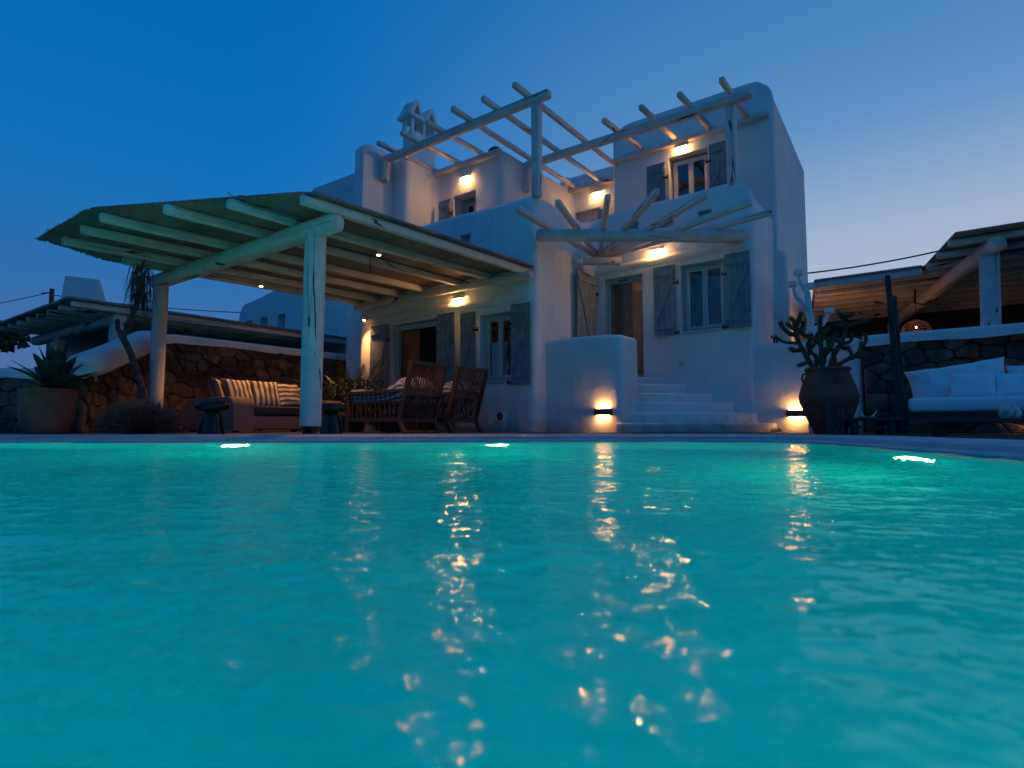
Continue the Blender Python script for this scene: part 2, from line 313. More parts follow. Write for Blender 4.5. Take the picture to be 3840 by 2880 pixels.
def solo(name, mb, m, label, cat, base=(0, 0, 0), house=True, group=None, smooth=True, ang=40):
    tmp = {'_b': base}; off = Vector(base); mb.v = [tuple(Vector(v) - off) for v in mb.v]
    o = mb.link(name, m, None, smooth, ang); o.matrix_world = (HM if house else Matrix()) @ Matrix.Translation(base)
    o['label'] = label; o['category'] = cat
    if group: o['group'] = group
    return o
def struct(o): o['kind'] = 'structure'; return o
def copy_tree(o, parent=None):
    c = o.copy(); C.objects.link(c); c.parent = parent
    for ch in list(o.children): copy_tree(ch, c)
    return c

# thick plaster wall following a plan path, outer face to the right of travel, rounded top
def wallstrip(path, z0, zf, th=.3, rc=.14, rt=.1, step=.18, zlev=None):
    P = [Vector((p[0], p[1])) for p in path]; pts = []      # (outer, inner)
    def rn(a, b): d = (b - a).normalized(); return d, Vector((-d.y, d.x))     # left normal = inward
    n = len(P)
    for i in range(n):
        if i == 0: d, l_ = rn(P[0], P[1]); pts.append((P[0], P[0] + l_ * th))
        elif i == n - 1: d, l_ = rn(P[-2], P[-1]); pts.append((P[-1], P[-1] + l_ * th))
        else:
            d0, l0 = rn(P[i - 1], P[i]); d1, l1 = rn(P[i], P[i + 1]); b = (l0 + l1).normalized(); mi = P[i] + b * (th / max(.3, b.dot(l0)))
            turn = d0.x * d1.y - d0.y * d1.x
            if abs(turn) < .3: pts.append((P[i], mi)); continue
            for k in range(7):
                f = k / 6; a = P[i] - d0 * rc; c = P[i] + d1 * rc; o = a * (1 - f) ** 2 + P[i] * 2 * f * (1 - f) + c * f * f
                ii = mi - d0 * .05 * (1 - 2 * f) if f < .5 else mi + d1 * .05 * (2 * f - 1)
                pts.append((o, ii))
        if i < n - 1:
            a = P[i] if i == 0 else P[i] + (P[i + 1] - P[i]).normalized() * rc
            b = P[i + 1] if i + 1 == n - 1 else P[i + 1] - (P[i + 1] - P[i]).normalized() * rc
            ln = (b - a).length; k = max(1, int(ln / step)); d, l_ = rn(P[i], P[i + 1])
            for j in range(1, k): q = a + (b - a) * j / k; pts.append((q, q + l_ * th))
    vs = []; fs = []; rows = None
    for o, i_ in pts:
        zt = zf(o.x, o.y); col = [(0, z0), (0, zt - rt)]
        for a in (22, 45, 68, 90): col.append((rt * (1 - math.cos(R(a))) / th, zt - rt + rt * math.sin(R(a))))
        col += [(1 - rt / th * (1 - math.cos(R(a))), zt - rt + rt * math.sin(R(a))) for a in (90, 68, 45, 22)] + [(1, zt - rt), (1, z0)]
        rows = len(col)
        for f, z in col: q = o.lerp(i_, f); vs.append((q.x, q.y, z))
    for i in range(1, len(pts)):
        for k in range(rows): k2 = (k + 1) % rows; fs.append(((i - 1) * rows + k, i * rows + k, i * rows + k2, (i - 1) * rows + k2))
    fs += [tuple(range(rows)), tuple(range(len(pts) * rows - 1, (len(pts) - 1) * rows - 1, -1))]
    mb = MB(); mb.add(vs, fs); return mb
def cut(o, boxes):
    """cut real openings into a wall mesh"""
    mb = MB()
    for b in boxes: mb.box(b[0], b[1])
    off = Vector(o.get('_b', (0, 0, 0))); me = bpy.data.meshes.new('cutter'); me.from_pydata([tuple(Vector(v) - off) for v in mb.v], [], mb.f)
    bm = bmesh.new(); bm.from_mesh(me); bmesh.ops.recalc_face_normals(bm, faces=bm.faces[:]); bm.to_mesh(me); bm.free()
    c = bpy.data.objects.new('cutter', me); C.objects.link(c); c.matrix_world = o.matrix_world
    if o.parent: c.parent = o.parent
    md = o.modifiers.new('b', 'BOOLEAN'); md.operation = 'DIFFERENCE'; md.object = c; md.solver = 'EXACT'
    bpy.context.view_layer.update(); ev = o.evaluated_get(bpy.context.evaluated_depsgraph_get()); nm = bpy.data.meshes.new_from_object(ev)
    o.modifiers.clear(); o.data = nm; nm.shade_smooth(); nm.set_sharp_from_angle(angle=R(40)); bpy.data.objects.remove(c)

# ------------------------------------------------------------------ pool, deck, ground
rim = [(-7.2, -2.2), (-7.6, 0), (-7.6, 2.5), (-7.3, 5.0), (-6.3, 6.1), (-5.4, 6.17), (-3.7, 6.15), (-2.4, 6.18), (-1.2, 6.27), (0, 6.4), (1.2, 6.47), (2.2, 6.42), (2.75, 6.25), (2.98, 5.9), (2.97, 5.4), (2.87, 4.8), (2.72, 4.0), (2.6, 3.3), (2.47, 2.6), (2.35, 1.4), (2.3, 0), (2.3, -2.2)]
def smooth_closed(P, it=3):
    for _ in range(it):
        Q = []
        for i in range(len(P)): a = Vector(P[i]); b = Vector(P[(i + 1) % len(P)]); Q += [a.lerp(b, .25), a.lerp(b, .75)]
        P = Q
    return P
rim = [Vector(p) for p in smooth_closed(rim, 2)]
def offs(P, d):
    r = []
    for i in range(len(P)): e = (P[(i + 1) % len(P)] - P[i - 1]).normalized(); r.append(P[i] + Vector((-e.y, e.x)) * d)
    return r
NR = len(rim)
def ringmesh(rings):
    mb = MB(); vs = []; fs = []
    for rg, z in rings: vs += [(p.x, p.y, z) for p in rg]
    for i in range(1, len(rings)):
        for k in range(NR): k2 = (k + 1) % NR; fs.append(((i - 1) * NR + k, (i - 1) * NR + k2, i * NR + k2, i * NR + k))
    return mb.add(vs, fs)
ctr = Vector((-2.4, 2))
basin = ringmesh([(offs(rim, -.0), -.062), (offs(rim, 0), -1.55), (offs(rim, -.12), -1.75), (offs(rim, -.35), -1.8)])
basin.f.append(tuple(3 * NR + k for k in range(NR))); basin.uv.append([(0, 0)] * NR)
struct(basin.link('pool_basin', 'pool'))
def copz(d): return -.062 + (.03 if d > .02 else 0)
rings = [(rim, -.3), (rim, -.066), (offs(rim, .012), -.05), (offs(rim, .04), -.045), (offs(rim, .045), -.1), (offs(rim, .2), -.09), (offs(rim, .205), -.02), (offs(rim, .26), -.008), (offs(rim, .5), .002), (offs(rim, .66), .002), (offs(rim, .68), -.012)]
struct(ringmesh(rings).link('pool_coping', 'coping', ang=60))
far = [ctr + (p - ctr).normalized() * 40 for p in rim]; far2 = [ctr + (p - ctr).normalized() * 900 for p in rim]
struct(ringmesh([(offs(rim, .64), -.012), (offs(rim, .7), -.006), ([p + (p - ctr).normalized() * 8 for p in rim], 0), (far, 0)]).link('stone_deck', 'deck', smooth=False))
struct(ringmesh([(far, -.01), (far2, -.5)]).link('ground', 'earth', smooth=False))
# overflow grate bars
mb = MB(); o = 0
cum = 0
for i in range(NR):
    a = rim[i]; b = rim[(i + 1) % NR]; ln = (b - a).length; e = (b - a).normalized(); nn = Vector((-e.y, e.x))
    if max(a.y, b.y) < .5: continue
    k = 0
    x = (-cum) % .032
    while x < ln:
        c = a + e * x; p = c + nn * .043; q = c + nn * .203
        if -7.4 < c.x: mb.bar((p.x, p.y, -.047), (q.x, q.y, -.026), .013, .012)
        x += .032
    cum += ln
o = mb.link('overflow_grate', 'coping', smooth=False); o['kind'] = 'stuff'; o['label'] = 'slatted pale overflow grate running along the pool rim'; o['category'] = 'grate'
# water
def inside(px, py, P):
    r = np.zeros(px.shape, bool); n_ = len(P)
    for i in range(n_):
        x0, y0 = P[i]; x1, y1 = P[(i + 1) % n_]
        if y0 == y1: continue
        r ^= ((y0 > py) != (y1 > py)) & (px < (x1 - x0) * (py - y0) / (y1 - y0) + x0)
    return r
DX = .022
xs = np.arange(-7.8, 3.2, DX); ys = np.concatenate([np.arange(-2.4, -.5, .1), np.arange(-.5, 6.7, DX)]); X, Y = np.meshgrid(xs, ys)
rng = np.random.RandomState(4); Z = np.zeros_like(X)
for i in range(90):
    lam = .075 * (16 ** rng.rand()); th = R(84) + rng.randn() * (.42 if i % 4 else .9); kk = 2 * PI / lam; ph = rng.rand() * 2 * PI
    slope = .0062 if lam < .14 else (.008 if lam < .35 else .008 * (.35 / lam) ** 1.1)
    Z += slope / kk * np.sin(kk * (math.cos(th) * X + math.sin(th) * Y) + ph)
# breeze patches: calmer and rougher areas
patch = .75 + .35 * np.sin(X * .9 + 1.2) * np.sin(Y * .7 + .6) + .38 * np.clip(X - .5, 0, 1.5)
Z = Z * patch - .078
Z[ys < -.5, :] = -.078
pe = offs(rim, .03); msk = inside(X[:-1, :-1] + DX / 2, Y[:-1, :-1] + DX / 2, [tuple(p) for p in pe])
ny, nx = X.shape; idx = np.arange(ny * nx).reshape(ny, nx); q = np.stack([idx[:-1, :-1], idx[:-1, 1:], idx[1:, 1:], idx[1:, :-1]], -1)[msk]
used = np.unique(q); rem = np.full(ny * nx, -1); rem[used] = np.arange(len(used)); q = rem[q]
co = np.stack([X.ravel(), Y.ravel(), Z.ravel()], -1)[used]
me = bpy.data.meshes.new('pool_water'); me.vertices.add(len(co)); me.vertices.foreach_set('co', co.ravel().astype('f4'))
me.loops.add(q.size); me.loops.foreach_set('vertex_index', q.ravel().astype('i4')); me.polygons.add(len(q))
me.polygons.foreach_set('loop_start', np.arange(0, q.size, 4, dtype='i4')); me.polygons.foreach_set('loop_total', np.full(len(q), 4, 'i4'))
me.update(calc_edges=True); me.materials.append(M['water']); me.shade_smooth()
wo_ = bpy.data.objects.new('pool_water', me); C.objects.link(wo_); struct(wo_)
# underwater lamps set in the basin wall
def poollamp(pt, label, z=-.85, r=.08, lm='poollamp'):
    k = min(range(NR), key=lambda i: (rim[i] - Vector(pt)).length); p = rim[k]; e = (rim[(k + 1) % NR] - rim[k - 1]).normalized(); nn = Vector((e.y, -e.x))
    t = thing('pool_light', label, 'pool light', (p.x, p.y, z), False, 'underwater lamps in the pool wall')
    A = Vector((nn.x, nn.y, 0)); X_ = Vector((e.x, e.y, 0)); c = Vector((p.x, p.y, z))
    def disc(rr, d, nm, m_, rr2=None):
        mb = MB(); n_ = 20; vs = []
        for (ra_, da) in ((rr2 or rr, 0), (rr, d)): vs += [c + A * da + (X_ * math.cos(2 * PI * i / n_) + Vector((0, 0, 1)) * math.sin(2 * PI * i / n_)) * ra_ for i in range(n_)]
        mb.add(vs, [(i, (i + 1) % n_, n_ + (i + 1) % n_, n_ + i) for i in range(n_)] + [tuple(range(n_, 2 * n_))]); mb.link(nm, m_, t)
    disc(r * 1.3, .03, 'rim', 'lampmetal', r * 1.4); disc(r, .045, 'lens', lm)
for pt, lb in [((-2.83, 6.2), 'glowing underwater lamp below the coping in front of the sofa'), ((-.1, 6.4), 'glowing underwater lamp below the coping in front of the slatted chairs'),
               ((2.7, 3.95), 'glowing underwater lamp in the right hand pool wall below the daybed')]: poollamp(pt, lb)
for pt, lb in [((-7.4, 2.8), 'added unseen underwater lamp in the left end wall of the pool'), ((2.3, -1.5), 'added unseen underwater lamp in the right pool wall beside the camera'), ((-4.6, -2.2), 'added unseen underwater lamp in the near pool wall, left one'), ((-.9, -2.2), 'added unseen underwater lamp in the near pool wall, right one')]:
    poollamp(pt, lb, -1.0, .12, 'poollamp_unseen')  # lamps out of view, added to brighten the near water and basin floor

# ------------------------------------------------------------------ the house
house = thing('white_house', 'two storey white plaster house with rounded walls and blue grey shutters behind the pool', 'house', (0, 0, 0))
def zlow(x, y):
    z = 4.2 + .02 * math.sin(x * 2.1) + .015 * math.sin(y * 3)
    if y > 1.9: z = 4.25 + .16 * min(1, max(0, (x + .2) / .8)) + .015 * math.sin(x * 3)
    d = 3.13 - x
    if d < .3 and y > 2: z -= .3 - math.sqrt(max(0, .09 - (.3 - max(d, 0)) ** 2))
    if x > 3.0 and y > 2.2: z = 4.13 - .0 * y
    return z
wl = wallstrip([(-4.7, 6.4), (-4.7, 0), (0, 0), (0, 2.11), (3.13, 2.11), (3.13, 3.7)], 0, zlow, .3, .14, .12).link('wall', 'plaster', house)
cut(wl, [((.26, 1.9, .98), (1.07, 2.7, 3.03)), ((1.82, 1.9, 1.8), (2.62, 2.7, 3.06)), ((-3.62, -.3, .02), (-2.24, .6, 2.22)), ((-1.22, -.3, .9), (-.48, .6, 2.15)),
         ((-1.73, -.2, 3.52), (-1.47, .17, 3.76)), ((2.17, 2.0, 3.9), (2.42, 2.3, 4.0)), ((1.42, 2.0, 3.84), (1.7, 2.3, 3.98)), ((.78, 2.0, 3.92), (1.0, 2.3, 4.08))])
# eyebrow swelling of plaster above door and window (soft ledge)
mb = MB(); mb.log((.02, 2.13, 3.2), (3.0, 2.13, 3.26), .12, .2, 2, 14, .12, .9); mb.link('wall', 'plaster', house)
mb = MB(); mb.log((-4.6, .04, 2.38), (-.2, .04, 2.38), .16, .22, 2, 14, .12, .9); mb.link('wall', 'plaster', house)
mb = MB(); mb.box((-4.55, .2, 3.05), (-.12, 6.5, 3.25)); mb.box((-.12, 2.3, 3.05), (3.0, 6.5, 3.245)); mb.box((-4.6, 6.35, 0), (3.1, 6.5, 4.0)); mb.box((-.3, 2.3, 0), (-.14, 6.4, 3.05)); mb.link('terrace_floor', 'plaster', house, False)
mb = MB(); mb.box((-.13, 2.42, .8), (3.0, 4.3, .99)); mb.box((-.12, 4.2, .99), (3.0, 4.3, 3.04)); mb.box((1.32, 2.42, .99), (1.4, 4.2, 3.04)); mb.link('room_wall', 'room', house, False)
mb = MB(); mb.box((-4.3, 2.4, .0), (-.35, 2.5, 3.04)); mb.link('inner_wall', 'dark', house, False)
# upper rooms
def zup(x, y):
    if y > 3.9: return 6.38
    if x < -3.85: return 6.08
    return 6.06 + .03 * math.sin(x * 2 + y)
up = wallstrip([(-4.3, .34), (-3.66, .34), (-3.66, 1.3), (-1.7, 1.3), (-1.7, 4.1), (-.15, 4.1)], 3.2, zup, .3, .16, .13).link('wall', 'plaster', house)
cut(up, [((-3.1, 1.1, 4.1), (-2.44, 1.75, 5.28)), ((-1.58, 4.0, 4.3), (-.86, 4.3, 5.4))])
mb = MB(); mb.box((-3.5, 1.5, 5.7), (-1.85, 6.4, 5.8)); mb.box((-1.9, 4.3, 5.85), (-.1, 6.4, 5.95)); mb.box((-3.5, 1.85, 3.3), (-1.95, 1.92, 5.7)); mb.link('roof', 'plaster', house, False)
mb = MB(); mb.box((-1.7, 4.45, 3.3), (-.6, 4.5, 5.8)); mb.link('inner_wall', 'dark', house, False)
# wing wall with round head
def arcpts(cx, cz, r, a0, a1, n=8): return [(cx + r * math.cos(R(a0 + (a1 - a0) * i / n)), cz + r * math.sin(R(a0 + (a1 - a0) * i / n))) for i in range(n + 1)]
ol = [(-.52, 2.95), (1.6, 2.95), (1.6, 6.1)] + [(.3, 6.13)] + arcpts(-.3, 5.95, .2, 80, 180)
mb = MB(); mb.prism(ol, -4.32, -4.04, 'x', .09); mb.link('wing_wall', 'plaster', house)
# tall block
def ztall(x, y):
    if y <= 3.7:
        z = 6.96
        for d in (x + .26, 3.2 - x):
            if d < .42: z -= .42 - math.sqrt(max(0, .42 ** 2 - (.42 - max(d, 0)) ** 2))
        return z
    return 6.54 - .13 * (y - 3.6)
tb = wallstrip([(-.26, 6.5), (-.26, 3.55), (3.2, 3.55), (3.2, 6.55)], 0, ztall, .3, .09, .08).link('wall', 'plaster', house)
cut(tb, [((1.08, 3.3, 4.9), (1.92, 4.2, 5.86))])
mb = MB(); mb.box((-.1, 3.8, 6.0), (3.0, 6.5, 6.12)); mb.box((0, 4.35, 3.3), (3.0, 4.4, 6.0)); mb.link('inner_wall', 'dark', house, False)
mb = MB(); mb.log((3.19, 3.75, 1.2), (3.19, 3.75, 3.45), .3, .34, 3, 14, .03, .5); mb.link('buttress', 'plaster', house)
# far left volumes of the house
mb = MB(); mb.prism([(-8.3, 0), (-5.35, 0), (-5.35, 6.55), (-8.0, 6.6), (-8.3, 6.35)], 1.0, 5, 'y', .12); mb.link('wall', 'plaster', house)
mb = MB(); mb.prism([(-5.6, 0), (-4.6, 0), (-4.6, 3.1), (-5.6, 3.1)], .35, 1.6, 'y', .16); mb.link('wall', 'plaster', house)
# chimney
ch = MB(); ch.box((-4.8, 1.3, 5.6), (-4.48, 2.12, 7.3), .02)
for x in (-4.77, -4.51):
    for y in (1.33, 1.71, 2.09): ch.bar((x, y, 7.25), (x, y, 7.62), .075 if y != 1.71 else .09, .075)
cho = ch.link('chimney', 'plaster', house)
mb = MB(); mb.box((-4.9, 1.18, 7.6), (-4.4, 2.24, 7.69), .02); mb.link('chimney_slab', 'plaster', cho)
for yc in (1.46, 1.96):
    out = [(yc - .26, 7.68), (yc + .26, 7.68), (yc + .07, 8.06), (yc, 8.1), (yc - .07, 8.06)]; inn = [(yc - .1, 7.74), (yc + .1, 7.74), (yc + .015, 7.97), (yc, 7.98), (yc - .015, 7.97)]
    vs = [(x, a, b) for x in (-4.86, -4.46) for pl in (out, inn) for a, b in pl]; fs = []
    for k in range(5):
        k2 = (k + 1) % 5; fs += [(k, k2, 5 + k2, 5 + k), (10 + k, 10 + k2, 15 + k2, 15 + k), (k, k2, 10 + k2, 10 + k), (5 + k, 5 + k2, 15 + k2, 15 + k)]
    mb = MB(); mb.add(vs, fs); mb.link('chimney_gable', 'plaster', cho)
vs = [(-4.88, 1.26, 7.68), (-4.44, 1.26, 7.68), (-4.66, 1.32, 8.06), (-4.8, 1.26, 7.74), (-4.52, 1.26, 7.74), (-4.66, 1.3, 7.94)]; vs += [(x, y + .08, z) for x, y, z in vs]; fs = []
for k in range(3): k2 = (k + 1) % 3; fs += [(k, k2, 3 + k2, 3 + k), (6 + k, 6 + k2, 9 + k2, 9 + k), (k, k2, 6 + k2, 6 + k), (3 + k, 3 + k2, 9 + k2, 9 + k)]
mb = MB(); mb.add(vs, fs); mb.link('chimney_gable', 'plaster', cho)
mb = MB(); mb.lathe((-2.45, 2.0, 6.05), [(.2, 0), (.2, .25), (.17, .38), (.1, .45), (.02, .47)]); mb.link('roof_cowl', 'iron', house)
mb = MB(); mb.lathe((-5.0, .7, 3.0), [(.05, 0), (.05, 3.25), (.1, 3.3), (.1, 3.4), (.02, 3.45)], 12); mb.link('vent_pipe', 'lampmetal', house)

# windows: frame, two sashes, panes
def window(s0, s1, z0, z1, t, fm='frame', sill=True, curt=None, lab=None):
    fr = MB(); f = .05; d = t + .16
    for a, b in (((s0, z0), (s0 + f, z1)), ((s1 - f, z0), (s1, z1)), ((s0 + f, z0), (s1 - f, z0 + f)), ((s0 + f, z1 - f), (s1 - f, z1))):
        fr.box((a[0], d, a[1]), (b[0], d + .07, b[1]))
    fo = fr.link('window', fm, house, False); mid = (s0 + s1) / 2
    if lab: fo['label'] = lab
    for a, b in ((s0 + f + .002, mid - .002), (mid + .002, s1 - f - .002)):
        sb = MB(); w_ = .05; za = z0 + f + .003; zb = z1 - f - .003
        for p, q_ in (((a, za), (a + w_, zb)), ((b - w_, za), (b, zb)), ((a + w_, za), (b - w_, za + w_)), ((a + w_, zb - w_), (b - w_, zb))): sb.box((p[0], d - .02, p[1]), (q_[0], d + .03, q_[1]))
        sb.link('sash', fm, fo, False)
        pb = MB(); pb.box((a + w_, d, za + w_), (b - w_, d + .012, zb - w_)); pb.link('pane', 'glass', fo, False)
    if sill:
        mb = MB(); mb.box((s0 - .02, t - .03, z0 - .05), (s1 + .02, t + .16, z0 - .003)); mb.link('sill', fm, fo, False)
    if curt:
        a, b, m_ = curt; cb = MB(); vs = []; n_ = 40
        for i in range(n_ + 1):
            x = a + (b - a) * i / n_; y = d + .16 + .03 * math.sin(i * 1.3) + .01 * math.sin(i * 3.1)
            vs += [(x, y, z0 - .02), (x, y, z1)]
        cb.add(vs, [(2 * i, 2 * i + 2, 2 * i + 3, 2 * i + 1) for i in range(n_)]); cb.link('curtain', m_, fo)
    return fo
window(1.84, 2.6, 1.82, 3.04, 2.11, curt=(2.22, 2.62, 'curtain'))
window(-1.2, -.5, .92, 2.13, 0, curt=(-1.25, -.45, 'curtain_brown'))
window(1.12, 1.9, 4.92, 5.8, 3.55, 'frameup', False)
window(-3.05, -2.46, 4.3, 5.22, 1.5, 'frame', False)
# entry door: frame, glazed leaf with curtain, lit room behind
d = 2.24; mb = MB()
for a, b in (((.27, 1.0), (.33, 3.02)), ((1.0, 1.0), (1.06, 3.02)), ((.33, 2.94), (1.0, 3.02)), ((.33, 1.0), (1.0, 1.09))): mb.box((a[0], d, a[1]), (b[0], d + .08, b[1]))
dr = mb.link('door', 'frame', house, False); dr['label'] = 'glazed entry door with curtain at the top of the steps'
mb = MB(); mb.box((.33, d + .02, 1.09), (1.0, d + .032, 2.94)); mb.link('pane', 'glass', dr, False)
mb = MB(); vs = []
for i in range(31): x = .34 + .42 * i / 30; y = d + .1 + .02 * math.sin(i * 1.6); vs += [(x, y, 1.1), (x, y, 2.95)]
mb.add(vs, [(2 * i, 2 * i + 2, 2 * i + 3, 2 * i + 1) for i in range(30)]); mb.link('curtain', 'curtain', dr)
mb = MB(); mb.box((.5, d - .015, 2.965), (.72, d - .001, 2.99)); mb.link('handle', 'iron', dr, False)
# porch door: dark opening with frame and a half open leaf
d = .1; mb = MB()
for a, b in (((-3.6, .03), (-3.52, 2.2)), ((-2.34, .03), (-2.26, 2.2)), ((-3.52, 2.1), (-2.34, 2.2))): mb.box((a[0], d, a[1]), (b[0], d + .09, b[1]))
dr = mb.link('door', 'frame', house, False); dr['label'] = 'wide porch doorway standing open to a dark room'
mb = MB(); mb.box((-3.5, d + .1, .04), (-3.02, d + .15, 2.08)); mb.link('door_leaf', 'curtain_brown', dr, False)

# shutters: planks, battens, brace and hinges
def shutter(org, dx, wd, z0, z1, nrm, brace=1, np_=4, gap=.05, lab=None):
    """org (s,t) hinge corner, dx unit direction of the width, nrm unit direction of the outer face"""
    org = Vector((*org, 0)); dx = Vector((*dx, 0)); nm = Vector((*nrm, 0)); B = org + nm * gap
    def bx(a0, a1, h0, h1, d0, d1, name, m_, par):
        vs = [B + dx * a + nm * dd + Vector((0, 0, h)) for dd in (d0, d1) for a, h in ((a0, h0), (a1, h0), (a1, h1), (a0, h1))]
        mb = MB(); mb.add(vs, [(3, 2, 1, 0), (4, 5, 6, 7), (0, 1, 5, 4), (1, 2, 6, 5), (2, 3, 7, 6), (3, 0, 4, 7)]); return mb.link(name, m_, par, False)
    sh = bx(.01, wd - .01, z0 + .01, z1 - .01, 0, .012, 'shutter', 'shutter', house)
    if lab: sh['label'] = lab
    pw = wd / np_
    for i in range(np_): bx(i * pw + .003, (i + 1) * pw - .003, z0, z1 + random.uniform(-.002, .002), .013, .032 + random.uniform(-.001, .001), 'plank', 'shutter', sh)
    hb = .1; za = z0 + .1; zb = z1 - .1 - hb
    for z in (za, zb): bx(.015, wd - .015, z, z + hb, .034, .055, 'batten', 'shutter', sh)
    a0, a1 = (.03, wd - .03) if brace > 0 else (wd - .03, .03)
    p = B + dx * a0 + nm * .044 + Vector((0, 0, za + hb)); q_ = B + dx * a1 + nm * .044 + Vector((0, 0, zb))
    mb = MB(); mb.bar(p, q_, .02, .07, tuple(dx)); mb.link('brace', 'shutter', sh, False)
    for z in (z0 + .02, z1 - .35):
        c = B + dx * 0 + nm * .03 + Vector((0, 0, z)); mb = MB(); mb.bar(c - dx * .06, c + dx * .04, .03, .035); mb.bar(c - dx * .055 + Vector((0, 0, -.03)), c - dx * .055 + Vector((0, 0, .05)), .02, .02); mb.link('hinge', 'iron', sh, False)
    return sh
random.seed(3)
A = (1, 0); F = (0, -1)
shutter((1.74, 2.11), (-1, 0), .42, 1.78, 3.08, F, -1, lab='shutter folded open left of the entry window')
shutter((2.64, 2.11), A, .42, 1.8, 3.1, F, 1, lab='shutter folded open right of the entry window')
shutter((0, 2.02), (0, -1), .74, .95, 3.08, (1, 0), 1, 5, .09, 'tall door shutter folded against the side wall by the entry door')
shutter((-3.68, 0), (-1, 0), .54, .1, 2.24, F, -1, 4, lab='tall shutter left of the porch doorway')
shutter((-2.22, 0), A, .46, .1, 2.26, F, 1, 4, .09, lab='tall shutter right of the porch doorway')
shutter((-1.28, 0), (-1, 0), .36, .85, 2.22, F, -1, 3, lab='shutter left of the porch window')
shutter((-.46, 0), A, .42, .84, 2.24, F, 1, 4, lab='shutter right of the porch window')
shutter((1.02, 3.55), (-1, 0), .42, 4.7, 5.76, F, -1, 4, lab='shutter left of the upper window')
shutter((1.96, 3.55), A, .42, 4.75, 5.86, F, 1, 4, lab='shutter right of the upper window')
shutter((-3.12, 1.3), (-1, 0), .36, 4.3, 5.22, F, -1, 3, lab='small shutter of the upper left window')
shutter((-.9, 4.1), A, .3, 4.4, 5.3, F, 1, 3, lab='shutter of the rear upper window')
# low wall, landing and steps
def zl(x, y): return 1.62 - .04 * max(0, x - 1.2) + .01 * math.sin(x * 3)
mb = wallstrip([(-.1, .35), (1.46, .35), (1.46, .95)], 0, zl, .3, .12, .08); mb.link('low_wall', 'plaster', house)
mb = MB(); mb.box((-.05, .6, 0), (1.3, .93, 1.5), .02); mb.link('low_wall', 'plaster', house)
def tier(a, b, z0, z1, ex=1.55, cx=1.2, ct=2.2):
    if ct - b < .93: a -= .22; cx += .22
    ol = [(1.38, ct), (1.38, ct - b)] if ct - b < .93 else [(-.05, ct), (-.05, ct - b)]; n_ = 22
    for i in range(n_ + 1): th = PI / 2 * i / n_; ol.append((cx + a * math.sin(th) ** (2 / ex), ct - b * math.cos(th) ** (2 / ex)))
    mb = MB(); rt = .035; vs = []; fs = []; k = len(ol); cc = Vector((cx - .4, ct - .2)); lev = [(0, z0)] + [(rt * (1 - math.cos(R(a_))), z1 - rt + rt * math.sin(R(a_))) for a_ in (0, 30, 60, 90)]
    for ins, z in lev:
        for p in ol: v = Vector(p); dd = (cc - v).normalized() * ins; v2 = v + dd + Vector((noise.noise(Vector((p[0] * 3, p[1] * 3, z))), noise.noise(Vector((p[0] * 3, 5, z))))) * .012; vs.append((v2.x, v2.y, z))
    for i in range(1, len(lev)):
        for j in range(k): j2 = (j + 1) % k; fs.append(((i - 1) * k + j, (i - 1) * k + j2, i * k + j2, i * k + j))
    fs.append(tuple(range((len(lev) - 1) * k, len(lev) * k))); mb.add(vs, fs); return mb
st = thing('entry_steps', 'curved white plaster steps climbing to the entry door', 'steps', (1.2, 2.1, 0))
for a, b, z0, z1 in ((2.2, 1.9, 0, .15), (1.9, 1.55, .14, .32), (1.52, 1.3, .31, .5), (1.15, 1.05, .49, .67), (.7, .85, .66, .85), (.28, .7, .84, .98)):
    tier(a, b, z0, z1).link('step', 'plaster', st)
# low white wall right of the facade
def zr(x, y): return 1.49 - .01 * (x - 3)
mb = wallstrip([(3.0, 2.115), (4.62, 2.115), (4.66, 2.5)], 0, zr, .34, .1, .08)
o = mb.link('garden_wall', 'plaster', None); o.matrix_world = HM; o['label'] = 'plain white low wall between the house corner and the stone wall'; o['category'] = 'wall'
# small fixtures
t = thing('wall_socket', 'small ivory outdoor socket on the wall beside the steps', 'socket', (1.82, 2.1, 1.24))
mb = MB(); mb.box((1.77, 2.085, 1.19), (1.87, 2.109, 1.29), .006); mb.link('plate', 'socket', t); mb = MB(); mb.box((1.785, 2.075, 1.2), (1.83, 2.086, 1.28), .003); mb.link('cover', 'socket', t)
mb = MB(); n_ = 20
mb.add([(-.75 + r_ * math.cos(2 * PI * i / n_), y_, .27 + r_ * math.sin(2 * PI * i / n_)) for r_, y_ in ((.1, 0), (.1, -.02), (.08, -.02), (.075, .0)) for i in range(n_)], [((a) * n_ + i, a * n_ + (i + 1) % n_, (a + 1) * n_ + (i + 1) % n_, (a + 1) * n_ + i) for a in range(3) for i in range(n_)])
t = thing('wall_vent', 'round vent low on the porch wall', 'vent', (-.75, 0, .27)); mb.link('ring', 'plaster', t)
mb = MB(); mb.add([(-.75 + .078 * math.cos(2 * PI * i / n_), -.004, .27 + .078 * math.sin(2 * PI * i / n_)) for i in range(n_)], [tuple(range(n_))]); mb.link('grille', 'bronze', t)
t = thing('ledge_valve', 'small red handled valve on the white ledge', 'valve', (3.35, 2.3, 1.49))
mb = MB(); mb.tube([(3.35, 2.3, 1.49), (3.35, 2.3, 1.58), (3.3, 2.28, 1.62)], .016); mb.link('spout', 'iron', t); mb = MB(); mb.tube([(3.4, 2.3, 1.5), (3.38, 2.3, 1.6)], .018); mb.link('handle', 'red', t)

